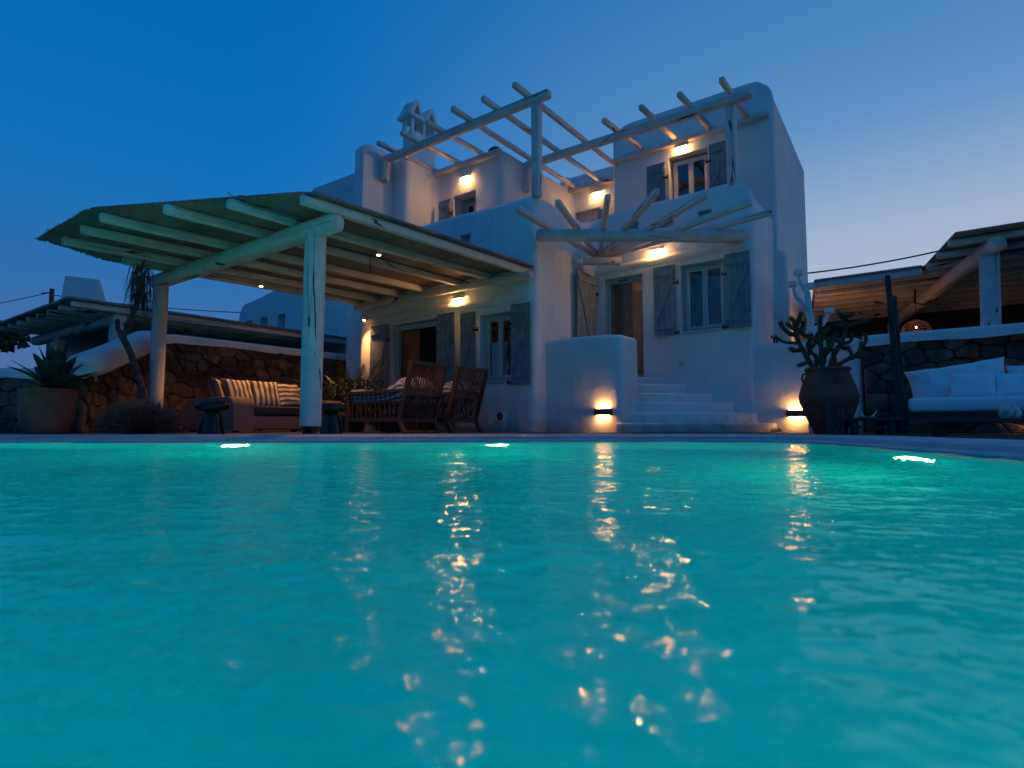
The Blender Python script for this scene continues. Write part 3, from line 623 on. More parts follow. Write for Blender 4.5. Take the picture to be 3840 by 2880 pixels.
# ------------------------------------------------------------------ wall lamps
def walllamp(s, t_, z, label, w_=.24, m_='lamp', P=0):
    t = thing('wall_lamp', label, 'wall lamp', (s, t_, z), True, 'white wall lamps on the house')
    mb = MB(); mb.box((s - w_ / 2, t_ - .07, z), (s + w_ / 2, t_ - .002, z + .055), .006); mb.link('housing', 'lampmetal', t)
    mb = MB(); mb.box((s - w_ / 2 + .012, t_ - .062, z - .03), (s + w_ / 2 - .012, t_ - .01, z - .001), .004); mb.link('diffuser', m_, t)
walllamp(1.38, 2.11, 3.42, 'lit wall lamp above the entry door and window')
walllamp(1.38, 3.55, 6.0, 'lit wall lamp above the upper right window')
walllamp(-2.72, 1.3, 5.62, 'lit wall lamp above the small upper left window')
walllamp(-.94, 4.1, 5.75, 'lit wall lamp on the recessed upper wall between the two rooms')
walllamp(-1.75, 0, 2.52, 'lit wall lamp on the porch wall under the pergola roof')
def updown(s, t_, z, label):
    t = thing('bulkhead_lamp', label, 'wall lamp', (s, t_, z), True, 'oval amber bulkhead lamps')
    ol = [(s - .16, t_ - .002)] + [(s - .16 * math.cos(PI * i / 12), t_ - .03 - .09 * math.sin(PI * i / 12)) for i in range(13)] + [(s + .16, t_ - .002)]
    mb = MB(); mb.prism(ol, z - .055, z + .055, 'z', .012); mb.link('housing', 'bronze', t)
    for zz in (z + .0565, z - .0565):
        mb = MB(); o2 = [(s + (x - s) * .72, t_ - .012 + (y - t_) * .75) for x, y in ol]; mb.prism(o2, zz - .004, zz + .004, 'z', .001); mb.link('diffuser', 'lamplow', t)
updown(1.13, .35, .33, 'amber oval wall lamp low on the wall left of the steps')
updown(3.7, 2.11, .305, 'amber oval wall lamp low on the wall beside the big cactus jar')
updown(6.75, 2.07, .3, 'amber oval wall lamp low on the stone wall behind the daybed')
def spot(p, d, label, cyl=.05, power=18, ang=70, hang=.09):
    p = Vector(p); d = Vector(d).normalized(); t = thing('spot_lamp', label, 'spot lamp', tuple(p), True, 'small spot lamps of the porch')
    mb = MB(); mb.tube([p - d * .1, p], .032, 14); mb.link('housing', 'lampmetal', t)
    mb = MB(); mb.tube([p + d * .001, p + d * .006], .027, 14); mb.link('lens', 'spotlens', t)
    ld = bpy.data.lights.new('spot', 'SPOT'); ld.energy = power; ld.color = WARM; ld.spot_size = R(ang * 1.6); ld.spot_blend = .7; ld.shadow_soft_size = .03
    lo = bpy.data.objects.new('spot_light', ld); C.objects.link(lo); lo.parent = t; lo.location = d * .012; lo.rotation_euler = d.to_track_quat('-Z', 'Y').to_euler()
spot((-3.96, -2.74, 2.56), (0, 0, -1), 'small lit downlight under the pergola roof over the sofa', power=200)
spot((-.83, -2.76, 2.56), (0, 0, -1), 'small lit downlight hanging under the pergola roof behind the front post', power=90)
spot((-4.36, -.14, 2.38), (.05, -.3, -1), 'small lit spot on the porch wall above the left shutter', power=170)
# pendant in the entry room gives the orange glow behind the curtain
t = thing('room_lamp', 'lit globe lamp inside the room behind the entry door', 'lamp', (.95, 3.6, 2.6))
mb = MB(); mb.lathe((.95, 3.6, 2.6), [(.02, -.1), (.08, -.06), (.1, 0), (.08, .06), (.02, .1)], 16); mb.link('globe', 'bulb', t); mb = MB(); mb.tube([(.95, 3.6, 2.7), (.95, 3.6, 3.04)], .006); mb.link('cord', 'cable', t)

# ------------------------------------------------------------------ roof terrace pergola
random.seed(5)
pg = thing('terrace_pergola', 'open white timber pergola of bare beams on the roof terrace', 'pergola', (0, 0, 4.2))
def L_(par, name, p, q_, w_, h_, m_='timber', **k): mb = MB(); mb.log(p, q_, w_, h_, **k); return mb.link(name, m_, par)
L_(pg, 'post', (.0, .08, 4.12), (.0, .08, 5.86), .17, .17, up=(1, 0, 0)); L_(pg, 'post', (2.77, 2.2, 4.3), (2.77, 2.2, 5.83), .18, .18, up=(1, 0, 0))
L_(pg, 'beam', (-4.2, .04, 5.9), (.3, .06, 5.93), .16, .16); L_(pg, 'beam', (-1.74, 2.14, 5.92), (3.16, 2.14, 5.91), .16, .16)
L_(pg, 'ledger', (-3.66, 1.26, 5.93), (-1.72, 1.26, 5.93), .13, .13); L_(pg, 'ledger', (-1.74, 4.05, 5.97), (-.25, 4.05, 5.97), .12, .13); L_(pg, 'ledger', (-.2, 3.51, 6.13), (3.12, 3.51, 6.16), .13, .13)
L_(pg, 'corbel', (-4.0, .0, 5.42), (-4.0, .06, 5.92), .2, .28, up=(1, 0, 0)); L_(pg, 'corbel', (-1.66, 2.1, 5.3), (-1.66, 2.12, 5.9), .16, .22, up=(1, 0, 0))
for s_, t1_ in ((-3.7, 1.45), (-2.99, 1.5), (-2.28, 1.5), (-1.55, 4.2), (-.87, 4.2), (-.16, 3.62)):
    L_(pg, 'rafter', (s_, -.42 + random.uniform(-.04, .04), 6.04), (s_ + random.uniform(-.03, .03), t1_, 6.05), .1, .11, taper=.92)
for s_ in (.54, 1.32, 2.05, 2.79): L_(pg, 'rafter', (s_, 1.6 + random.uniform(-.03, .03), 6.03), (s_ - .06, 3.56, 6.23), .1, .11)
# fan canopy over the entry
fc = thing('entry_canopy', 'fan of white timber sticks over one long beam above the entry', 'canopy', tuple(HM.inverted() @ Vector((2.2, 9.95, 3.4))))
iH = HM.inverted()
def hw(x, y, z): return tuple(iH @ Vector((x, y, z)))
L_(fc, 'beam', hw(.42, 9.93, 3.4), hw(4.02, 9.9, 3.38), .2, .22, ex=2.6)
L_(fc, 'bracket', hw(1.32, 11.05, 3.27), hw(2.1, 11.05, 3.27), .16, .14)
apex = hw(1.72, 11.35, 3.42)
for tip in ((.29, -.9), (.95, -.76), (1.67, -.47), (2.36, -.23), (2.9, .34), (3.36, 1.03), (3.53, 1.69)):
    a = Vector(apex); b = Vector((tip[0], tip[1], 3.56)); a = a + (b - a) * .04
    L_(fc, 'stick', a, b, .085, .1, taper=1.1, ex=5)

# ------------------------------------------------------------------ main pergola over the lounge
random.seed(8)
mp_ = thing('lounge_pergola', 'large white timber pergola with grey cane roof over the sofa', 'pergola', (-.6, -4.03, 0))
L_(mp_, 'post', (-.53, -4.03, .09), (-.51, -4.03, 2.47), .23, .23, up=(1, 0, 0), ex=3, cap=.04)
for dx in (-.065, .065):
    mb = MB(); mb.box((-.53 + dx - .03, -4.07, 0), (-.53 + dx + .03, -3.99, .13)); mb.link('foot', 'iron', mp_, False)
L_(mp_, 'post', (-4.82, -4.03, 0), (-4.79, -4.03, 2.47), .22, .22, up=(1, 0, 0), ex=2.4)
L_(mp_, 'beam', (-5.02, -4.03, 2.52), (-.08, -4.03, 2.53), .25, .22, ex=2.8, n=20)
L_(mp_, 'ledger', (-4.68, -.12, 2.7), (.02, -.12, 2.7), .13, .14)
def rz(t_): return 2.8 + .03 * t_
for s_, t0_ in ((-.12, -4.5), (-.88, -4.95), (-1.62, -5.32), (-2.5, -5.68), (-3.2, -5.66), (-3.96, -5.64), (-4.5, -4.72)):
    L_(mp_, 'rafter', (s_, t0_, rz(t0_)), (s_ - .03, .0, rz(0)), .1, .12, ex=5, jit=.015)
def clip_s(t_):
    # roof outline: right edge, clipped front, clipped left corner
    s1 = .0 if t_ > -4.38 else .0 - (-4.38 - t_) / 1.36 * 2.5
    s0 = -5.0
    if t_ < -4.75: s0 = -5.0 + (-4.75 - t_) / 1.05 * .62
    return s0, s1
mb = MB(); t_ = -5.8
while t_ < .02:
    s0, s1 = clip_s(t_); j0 = random.uniform(-.05, .05); j1 = random.uniform(-.012, .01) if random.random() > .03 else -.12
    z = rz(t_) + .075 + random.uniform(-.003, .003)
    if s1 - s0 > .1: mb.tube([(s0 + j0, t_, z), (s0 * .66 + s1 * .34, t_ + random.uniform(-.008, .008), z + random.uniform(-.003, .003)), (s0 * .33 + s1 * .67, t_ + random.uniform(-.008, .008), z), (s1 + j1, t_, z)], .0115, 6)
    t_ += .0195
for _ in range(26):
    s_ = random.uniform(-4.6, -.2); t0_ = -5.78 + max(0, (s_ + 2.7)) * .47; z = rz(t0_) + .08; mb.tube([(s_, t0_ + .05, z), (s_ + random.uniform(-.15, .15), t0_ - random.uniform(.02, .07), z + random.uniform(-.02, .03))], .006, 5)
o = mb.link('cane_roof', 'reed', mp_); o['kind'] = 'stuff'
mb = MB(); vs = []
for i in range(41):
    t_ = -5.74 + 5.7 * i / 40; s0, s1 = clip_s(t_); s1 = max(s1 - .04, s0 + .1); z = rz(t_) + .1; vs += [(s0 + .05, t_, z), (s1 - .02, t_, z), (s0 + .05, t_, z + .02), (s1 - .02, t_, z + .02)]
fs = []
for i in range(40):
    a = 4 * i; b = a + 4; fs += [(a, b, b + 1, a + 1), (a + 2, a + 3, b + 3, b + 2), (a, a + 2, b + 2, b), (a + 1, b + 1, b + 3, a + 3)]
mb.add(vs, fs); mb.link('roof_mat', 'reed', mp_)
mb = MB(); mb.tube([(-1.3, -3.9, 2.64), (-1.2, -2.5, 2.66), (-1.25, -1.2, 2.69), (-1.3, -.2, 2.74)], .008, 5); mb.tube([(-1.22, -2.6, 2.66), (-1.2, -2.6, 2.4)], .006, 5); mb.link('cable', 'cable', mp_)

# ------------------------------------------------------------------ rubble stone walls
def clip(poly, a, b):
    """keep the part of poly nearer to a than b"""
    mx_, my_ = (a[0] + b[0]) / 2, (a[1] + b[1]) / 2; nx_, ny_ = b[0] - a[0], b[1] - a[1]; out = []
    for i in range(len(poly)):
        p, q_ = poly[i - 1], poly[i]; dp = (p[0] - mx_) * nx_ + (p[1] - my_) * ny_; dq = (q_[0] - mx_) * nx_ + (q_[1] - my_) * ny_
        if (dp < 0) != (dq < 0): f = dp / (dp - dq); out.append((p[0] + (q_[0] - p[0]) * f, p[1] + (q_[1] - p[1]) * f))
        if dq < 0: out.append(q_)
    return out
def stonewall(name, label, path, house_, cell=.27, seed=1, thick=.4, cop=.16, limit=300, proud=.05):
    rnd = random.Random(seed); P = [Vector((p[0], p[1])) for p in path]; Zt = [p[2] for p in path]
    cum = [0]
    for i in range(1, len(P)): cum.append(cum[-1] + (P[i] - P[i - 1]).length)
    T = cum[-1]
    def at(l):
        l = min(max(l, 0), T); i = max(k for k in range(len(cum) - 1) if cum[k] <= l or k == 0)
        f = (l - cum[i]) / (cum[i + 1] - cum[i]); d = (P[i + 1] - P[i]).normalized(); return P[i].lerp(P[i + 1], f), Vector((d.y, -d.x)), Zt[i] + (Zt[i + 1] - Zt[i]) * f
    base = (P[0].x, P[0].y, 0); t = thing(name, label, 'stone wall', base, house_)
    zi = lambda x, y: 0
    def zfun(x, y):
        best = min(range(len(P) - 1), key=lambda i: seg(P[i], P[i + 1], Vector((x, y)))); a, b = P[best], P[best + 1]; f = max(0, min(1, (Vector((x, y)) - a).dot(b - a) / (b - a).length_squared)); return Zt[best] + (Zt[best + 1] - Zt[best]) * f
    def seg(a, b, p): f = max(0, min(1, (p - a).dot(b - a) / (b - a).length_squared)); return (a + (b - a) * f - p).length
    wallstrip([(p.x, p.y) for p in P], -.02, lambda x, y: zfun(x, y) - cop * .6, thick, .05, .02, .3).link('core', 'mortar', t)
    off = []
    for i in range(len(P)):
        d = (P[min(i + 1, len(P) - 1)] - P[max(0, i - 1)]).normalized(); off.append(P[i] + Vector((d.y, -d.x)) * .07)
    c = wallstrip([(p.x, p.y) for p in off], 0, lambda x, y: zfun(x, y), thick + .12, .1, .06, .2)
    rows = 12; v2 = []
    for i, v in enumerate(c.v):
        k = i % rows; zz = v[2]
        if k in (0, rows - 1): zz = zfun(v[0], v[1]) - cop + .012 * math.sin(v[0] * 5 + v[1] * 3)
        v2.append((v[0], v[1], zz))
    c.v = v2; c.link('coping', 'plaster', t)
    an = 1.75; zmax = max(Zt); seeds = []; cz = cell * .72; j = 0; z = cz * .3
    while z < zmax:
        rowh = cz * rnd.uniform(.75, 1.25); l = rnd.uniform(0, cell)
        while l < T:
            big = rnd.random(); seeds.append((l / an, z + rnd.uniform(-.3, .3) * rowh)); l += cell * rnd.choice([.55, .8, 1.1, 1.5])
        z += rowh
    stones = []
    for i, a in enumerate(seeds):
        poly = [(a[0] - .6, a[1] - .5), (a[0] + .6, a[1] - .5), (a[0] + .6, a[1] + .5), (a[0] - .6, a[1] + .5)]
        for k, b in enumerate(seeds):
            if k != i and abs(a[0] - b[0]) < .9 and abs(a[1] - b[1]) < .9: poly = clip(poly, a, b)
            if len(poly) < 3: break
        if len(poly) < 3: continue
        poly = [(max(0, min(T, x * an)), y) for x, y in poly]
        top = at(a[0] * an)[2] - cop + .02
        poly = [(x, max(-.02, min(top, y))) for x, y in poly]
        area = abs(sum(poly[k - 1][0] * poly[k][1] - poly[k][0] * poly[k - 1][1] for k in range(len(poly)))) / 2
        if area > .004: stones.append((area, poly))
    stones.sort(key=lambda x: -x[0]); rest = MB()
    for i, (ar, poly) in enumerate(stones):
        cx = sum(p[0] for p in poly) / len(poly); cyy = sum(p[1] for p in poly) / len(poly); sm = []
        for k in range(len(poly)):
            a = Vector(poly[k - 1]); b = Vector(poly[k])
            if (b - a).length < .015: continue
            sm += [a.lerp(b, .12), a.lerp(b, .88)]
        if len(sm) < 4: continue
        pr = proud * rnd.uniform(.5, 1.3); vs = []; fs = []; nn = len(sm); tx = rnd.uniform(-.25, .25); ty = rnd.uniform(-.35, .25)
        def pos(x, y, dd): q_, nr, _ = at(x); q2 = q_ + nr * dd; return (q2.x, q2.y, y)
        c2_ = Vector((cx, cyy)); sz = math.sqrt(ar)
        for sc_, dd in ((1, -.03), (.99, pr * .5), (.94, pr * .85), (.7, pr)):
            for p in sm:
                v = c2_ + (p - c2_) * sc_; dv = (p - c2_).normalized() * (-.003); v += dv
                tilt = ((v.x - cx) * tx + (v.y - cyy) * ty) * .5 if dd > 0 else 0
                vs.append(pos(v.x, v.y, dd + tilt + (noise.noise(Vector((v.x * 9, v.y * 9, seed))) * .016 if dd > 0 else 0)))
        for r_ in range(3):
            for k in range(nn): k2 = (k + 1) % nn; fs.append((r_ * nn + k, r_ * nn + k2, (r_ + 1) * nn + k2, (r_ + 1) * nn + k))
        vs.append(pos(cx, cyy, pr * 1.02)); fs += [(3 * nn + k, 3 * nn + (k + 1) % nn, 4 * nn) for k in range(nn)]
        if i < limit: mb = MB(); mb.add(vs, fs); mb.link('stone', 'stone', t, True, 50)
        else: rest.add(vs, fs)
    if rest.v: o = rest.link('small_stones', 'stone', t); o['kind'] = 'stuff'
    return t
stonewall('stone_wall', 'brown rubble stone wall with white coping behind the striped sofa', [(-6.0, -3.3, 1.84), (-6.0, 1.4, 1.84)][::1] and [tuple((iH @ Vector((-6.3, 8.5, 0)))[:2]) + (.95,), tuple((iH @ Vector((-6.42, 9.0, 0)))[:2]) + (1.1,), tuple((iH @ Vector((-6.5, 9.7, 0)))[:2]) + (1.42,), tuple((iH @ Vector((-6.5, 10.3, 0)))[:2]) + (1.7,), (-6.0, -3.3, 1.83), (-6.0, 1.2, 1.84)], True, .3, 2)
_sw = [o for o in bpy.data.objects if o.name == 'stone_wall'][0]
mb = MB(); mb.log(tuple((iH @ Vector((-6.5, 10.45, 1.68)))), tuple((iH @ Vector((-6.22, 8.4, .93)))), .5, .34, ex=3.2, n=20, cap=.5); mb.link('coping', 'plaster', _sw)
stonewall('stone_wall', 'low dark stone wall with pale coping behind the agave pot at the left', [(-10.5, 8.6, .98), (-6.35, 8.45, .93)], False, .3, 5)
stonewall('stone_wall', 'grey rubble stone wall with white coping behind the white daybed', [(4.66, 2.1, 1.48), (9.6, 2.1, 1.5)], True, .27, 3)

# ------------------------------------------------------------------ left small pergola, far house, right pergola
random.seed(11)
lp = thing('small_pergola', 'lower white timber pergola beyond the left stone wall', 'pergola', (-7.4, -3.6, 0))
for a in ((-6.55, -4.05), (-9.6, -4.05)): L_(lp, 'post', (a[0], a[1], 0), (a[0], a[1], 2.0), .2, .2, up=(1, 0, 0), ex=5)
L_(lp, 'beam', (-11.2, -4.05, 2.06), (-6.35, -4.05, 2.06), .24, .2, ex=3)
for i in range(8): L_(lp, 'rafter', (-6.32 - i * .62, -4.82, 2.2), (-6.32 - i * .62, 1.4, 2.2), .1, .11, ex=5)
mb = MB(); mb.box((-11.6, -4.9, 2.262), (-6.2, 1.5, 2.3)); mb.link('roof_panel', 'board', lp, False)
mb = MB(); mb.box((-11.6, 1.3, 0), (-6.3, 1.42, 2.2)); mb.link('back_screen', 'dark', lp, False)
mb = MB(); mb.prism([(0, 0), (.9, 0), (.84, .62), (.14, .7)], 0, .5, 'y', .04)
t = thing('roof_chimney', 'pale blocky chimney rising behind the small left pergola', 'chimney', (-10.6, 13.8, 0), False)
mb = MB(); bx0 = -10.95
mb.add([(bx0, 13.8, 2.0), (bx0 + .92, 13.8, 2.0), (bx0 + .86, 13.95, 3.66), (bx0 + .12, 13.95, 3.74), (bx0, 14.9, 2.0), (bx0 + .92, 14.9, 2.0), (bx0 + .86, 14.1, 3.66), (bx0 + .12, 14.1, 3.74)], [(0, 1, 2, 3), (5, 4, 7, 6), (3, 2, 6, 7), (1, 5, 6, 2), (4, 0, 3, 7)])
mb.box((bx0, 13.8, 0), (bx0 + .92, 14.9, 2.0)); mb.link('stack', 'plaster', t)
# far blue-white house
fh = thing('neighbour_house', 'low white house with three small square windows seen under the pergola', 'house', (-11, 3, 0))
ol = [(-13.55, 0), (-7.9, 0), (-7.9, 4.75), (-10.6, 4.72)] + [(-11.4, 4.45), (-12.3, 4.32), (-12.9, 4.24)] + arcpts(-13.0, 3.7, .55, 100, 180)
mb = MB(); mb.prism(ol, 2.0, 5, 'y', .15); wf = mb.link('wall', 'plaster', fh)
def sq(u0, u1, v0, v1): return None
cut(wf, [((a, 1.8, 3.1), (a + .42, 2.35, 3.1 + .52)) for a in (-13.1, -12.2, -11.2)])
for a in (-13.1, -12.2, -11.2):
    mb = MB(); mb.box((a, 2.27, 3.1), (a + .42, 2.31, 3.62)); mb.link('window', 'frame', fh, False)
mb = MB(); mb.lathe((-13.2, 4.2, 3.5), [(.75, 0), (.75, 2.1), (.6, 2.4)], 20); mb.link('water_tank', 'iron', fh)
# utility pole, cables
t = thing('utility_pole', 'thin dark utility pole far away at the left', 'pole', (-19.95, 25, 0), False)
mb = MB(); mb.tube([(-19.95, 25, 0), (-19.95, 25, 6.05)], .09, 8); mb.link('pole', 'bark', t); mb = MB(); mb.bar((-20.4, 25, 5.85), (-19.9, 25, 5.9), .05, .05); mb.link('cross_arm', 'bark', t)
def cable(a, b, sag, label, r=.018):
    a = Vector(a); b = Vector(b); pts = [a.lerp(b, i / 16) - Vector((0, 0, sag * 4 * (i / 16) * (1 - i / 16))) for i in range(17)]
    mb = MB(); mb.tube(pts, r, 5); solo('cable', mb, 'cable', label, 'cable', tuple(a), False)
cable((-30, 26, 4.6), (-20.2, 25, 5.85), .15, 'thin black cable running left from the far pole')
cable((-20, 25, 5.8), (-8, 23, 4.55), .2, 'thin black cable crossing the sky under the pergola')
cable((6.2, 14, 3.72), (10.9, 14, 4.48), .1, 'thin black cable crossing the sky right of the house', .02)
mb = MB(); rnd = random.Random(2)
for i in range(900):
    a = rnd.uniform(0, 2 * PI); rr = rnd.random() ** .5; c = Vector((-27.6 + rr * 2.3 * math.cos(a), 30 + rr * 1.5 * math.sin(a), 4.6 + rnd.uniform(-.9, 1.3) * (1 - rr * .6)))
    n1 = Vector((rnd.uniform(-1, 1), rnd.uniform(-1, 1), rnd.uniform(-1, 1))).normalized(); n2 = n1.orthogonal().normalized(); s_ = rnd.uniform(.12, .24); mb.add([c + n1 * s_, c + n2 * s_ * .6, c - n1 * s_, c - n2 * s_ * .6], [(0, 1, 2, 3)])
t = thing('tree', 'dark leafy tree far away at the left edge', 'tree', (-27.6, 30, 0), False); mb.link('crown', 'darkleaf', t, False, fix=False)
mb = MB(); mb.tube([(-27.6, 30, 0), (-27.5, 30, 2.4), (-27.7, 30, 5)], [.2, .16, .06]); mb.link('trunk', 'bark', t)
# right pergola
random.seed(13)
rp = thing('side_pergola', 'white timber pergola with board roof behind the right stone wall', 'pergola', (6.2, 2.3, 0))
L_(rp, 'post', (6.2, 2.3, 1.4), (6.23, 2.3, 2.52), .23, .23, up=(1, 0, 0), ex=6, cap=.05); L_(rp, 'post', (4.75, 7.6, 0), (4.75, 7.6, 2.5), .22, .22, up=(1, 0, 0), ex=3)
L_(rp, 'beam', (6.32, 1.95, 2.6), (4.72, 8.2, 2.55), .2, .22, ex=2.8)
def lim(t_): return 5.77 - (t_ - 2.1) * .22 if t_ < 3.7 else 3.8 - (t_ - 3.75) * .186
ts = [2.12, 2.76, 3.42, 3.85, 4.05, 4.6, 5.15, 5.7, 6.25, 6.8, 7.35, 7.9]
for t_ in ts: L_(rp, 'rafter', (lim(t_), t_, 2.72), (9.4, t_, 2.72), .1, .1, ex=5)
L_(rp, 'fascia', (3.78, 3.72, 2.74), (5.42, 3.72, 2.74), .05, .17, ex=8, cap=.05)
def slab(poly, z0, z1): mb = MB(); n_ = len(poly); mb.add([(x, y, z0) for x, y in poly] + [(x, y, z1) for x, y in poly], [tuple(range(n_ - 1, -1, -1)), tuple(range(n_, 2 * n_))] + [(k, (k + 1) % n_, n_ + (k + 1) % n_, n_ + k) for k in range(n_)]); return mb
t_ = 1.83; k = 0
while t_ < 8.3:
    s0 = 5.86 - (t_ - 1.8) * .22 if t_ + .13 < 3.75 else 3.76 - (t_ - 3.75) * .186
    s1b = 5.86 - (t_ + .13 - 1.8) * .22 if t_ + .13 < 3.75 else 3.76 - (t_ + .13 - 3.75) * .186
    slab([(s0, t_), (9.5, t_), (9.5, t_ + .127), (s1b, t_ + .127)], 2.775 + random.uniform(0, .003), 2.797).link('roof_board', 'board', rp, False); t_ += .13
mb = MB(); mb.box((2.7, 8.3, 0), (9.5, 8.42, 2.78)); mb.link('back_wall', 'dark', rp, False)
mb = MB(); mb.log((3.6, 3.7, 2.7), (3.8, 3.7, 2.7), .14, .14); mb.link('bracket', 'plaster', rp)
t = thing('pendant_lamp', 'woven dome pendant lamp glowing under the right pergola', 'pendant lamp', (5.25, 5.2, 2.0))
mb = MB()
for i in range(22):
    a = 2 * PI * i / 22; mb.tube([(5.25 + .24 * math.sin(th) * math.cos(a), 5.2 + .24 * math.sin(th) * math.sin(a), 1.9 + .22 * math.cos(th)) for th in [PI * .5 * k / 7 for k in range(8)]], .006, 4)
for k in range(1, 8):
    th = PI * .5 * k / 7; mb.tube([(5.25 + .24 * math.sin(th) * math.cos(2 * PI * i / 20), 5.2 + .24 * math.sin(th) * math.sin(2 * PI * i / 20), 1.9 + .22 * math.cos(th)) for i in range(21)], .006, 4)
mb.link('shade', 'wicker', t); mb = MB(); mb.lathe((5.25, 5.2, 1.98), [(.006, -.018), (.014, 0), (.006, .018)], 10); mb.link('bulb', 'lamplow', t)
mb = MB(); mb.tube([(5.25, 5.2, 2.12), (5.27, 5.2, 2.5)], .006, 5); mb.tube([(5.27, 5.1, 2.7), (5.25, 5.2, 2.45), (5.38, 5.2, 2.4), (5.6, 5.2, 2.5)], .018, 6); mb.link('cord', 'iron', t)
def plight(par, p, e, col=WARM, r=.05):
    ld = bpy.data.lights.new('bulb_light', 'POINT'); ld.energy = e; ld.color = col; ld.shadow_soft_size = r; lo = bpy.data.objects.new('bulb_light', ld); C.objects.link(lo); lo.parent = par; lo.location = Vector(p) - Vector(par['_b'])
plight(t, (5.25, 5.2, 1.8), 1.6)
t = thing('wall_lamp', 'unseen lamp beside the house, added to warm the right pergola underside', 'wall lamp', (3.6, 4.4, 1.9)); mb = MB(); mb.box((3.5, 4.3, 1.8), (3.6, 4.4, 1.95), .01); mb.link('housing', 'lampmetal', t); plight(t, (3.7, 4.4, 1.9), 10)  # unseen point light added to warm the pergola underside; the housing itself is unlit

# ------------------------------------------------------------------ lounge furniture
def pillow(name, c, w_, h_, th, yaw, lean, m_, label, cat='cushion', group=None, house_=True, roll=0, parent=None, uvs=1, sharp=.08, wr=.012):
    """c: bottom centre; faces +x when yaw = 0"""
    n_ = 18; Mx = Matrix.Rotation(yaw, 4, 'Z') @ Matrix.Rotation(-lean, 4, 'Y') @ Matrix.Rotation(roll, 4, 'X'); vs = []; fs = []; uv = []; c = Vector(c); sd = noise.random() * 30
    def pt(i, j, sd_):
        a = 2 * i / n_ - 1; b = 2 * j / n_ - 1
        y = w_ / 2 * a * (1 - sharp * (1 - b * b)); z = h_ / 2 * b * (1 - sharp * (1 - a * a)) + h_ / 2
        x = sd_ * th / 2 * (max(0, (1 - a ** 4)) * max(0, (1 - b ** 4))) ** .42
        x += wr * noise.noise(Vector((y * 7, z * 7, sd + sd_))) * (1 - a ** 6) * (1 - b ** 6) * 2
        return c + (Mx @ Vector((x, y, z)))
    for sd_ in (1, -1):
        for i in range(n_ + 1):
            for j in range(n_ + 1): vs.append(pt(i, j, sd_))
    K = (n_ + 1) ** 2
    for k in (0, 1):
        for i in range(n_):
            for j in range(n_):
                a = k * K + i * (n_ + 1) + j; q_ = (a, a + n_ + 1, a + n_ + 2, a + 1); fs.append(q_ if k == 0 else q_[::-1]); u = [(i / n_, j / n_), ((i + 1) / n_, j / n_), ((i + 1) / n_, (j + 1) / n_), (i / n_, (j + 1) / n_)]; uv.append(u if k == 0 else u[::-1])
    mb = MB(); mb.add(vs, fs, uv)
    if parent is not None: return mb.link(name, m_, parent)
    return solo(name, mb, m_, label, cat, tuple(c), house_, group)
sf = thing('wicker_sofa', 'long wicker sofa with rolled arms and charcoal seat under the pergola', 'sofa', (-3.9, -2.6, 0))
mb = MB(); mb.box((-4.7, -3.3, .04), (-3.16, -1.8, .27), .03); mb.link('base', 'wicker', sf)
mb = MB(); mb.box((-4.3, -3.25, .275), (-3.12, -1.85, .42), .04); mb.link('seat_cushion', 'charcoal', sf)
def arm(t0, t1, nm):
    ol = [(-3.13, .03)] + arcpts(-3.33, .36, .2, 0, 90, 6) + [(-4.4, .57)] + arcpts(-4.55, .33, .23, 90, 180, 6) + [(-4.78, .03)]
    mb = MB(); mb.prism(ol, t0, t1, 'y', .07); mb.link(nm, 'wicker', sf)
arm(-3.6, -3.27, 'arm'); arm(-1.83, -1.5, 'arm')
mb = MB(); mb.box((-4.76, -3.3, .2), (-4.4, -1.8, .6), .08); mb.link('backrest', 'wicker', sf)
for s_ in (-3.25, -4.6):
    for t_ in (-3.5, -1.6): mb = MB(); mb.box((s_ - .04, t_ - .04, 0), (s_ + .04, t_ + .04, .05)); mb.link('leg', 'darktimber', sf, False)
gp = 'striped cushions on the wicker sofa'
pillow('striped_cushion', (-4.05, -3.3, .42), .46, .5, .17, R(55), R(18), 'stripe_v', 'striped cushion leaning on the left sofa arm, in blue shade', group=gp)
pillow('striped_cushion', (-3.9, -3.05, .4), .54, .54, .18, R(8), R(22), 'stripe_v', 'cushion with upright stripes, second from the sofa arm', group=gp)
pillow('striped_cushion', (-3.9, -2.58, .4), .54, .54, .18, R(-4), R(22), 'stripe_v', 'cushion with upright stripes left of the level striped one', group=gp)
pillow('striped_cushion', (-3.9, -2.12, .41), .52, .52, .18, R(4), R(24), 'stripe_h', 'cushion with level stripes in the middle of the sofa', group=gp)
pillow('striped_cushion', (-4.02, -1.85, .41), .46, .46, .16, R(-12), R(20), 'stripe_h', 'striped cushion half hidden by the front post', group=gp)
def stool(p, label):
    t = thing('mushroom_stool', label, 'side table', (*p, 0), False, 'black glazed side tables'); s_ = 1
    mb = MB(); mb.lathe((*p, 0), [(.02, .0), (.155, .0), (.15, .02), (.11, .2), (.085, .28), (.08, .3)], 32); mb.link('base', 'glaze', t)
    mb = MB(); mb.lathe((*p, 0), [(.1, .285), (.17, .288), (.19, .305), (.195, .34), (.19, .375), (.17, .398), (.12, .4), (.02, .396)], 32); mb.link('top', 'glaze', t)
stool((-3.74, 7.3), 'black glazed side table in front of the left sofa arm'); stool((-2.42, 7.85), 'black glazed side table partly behind the front post')
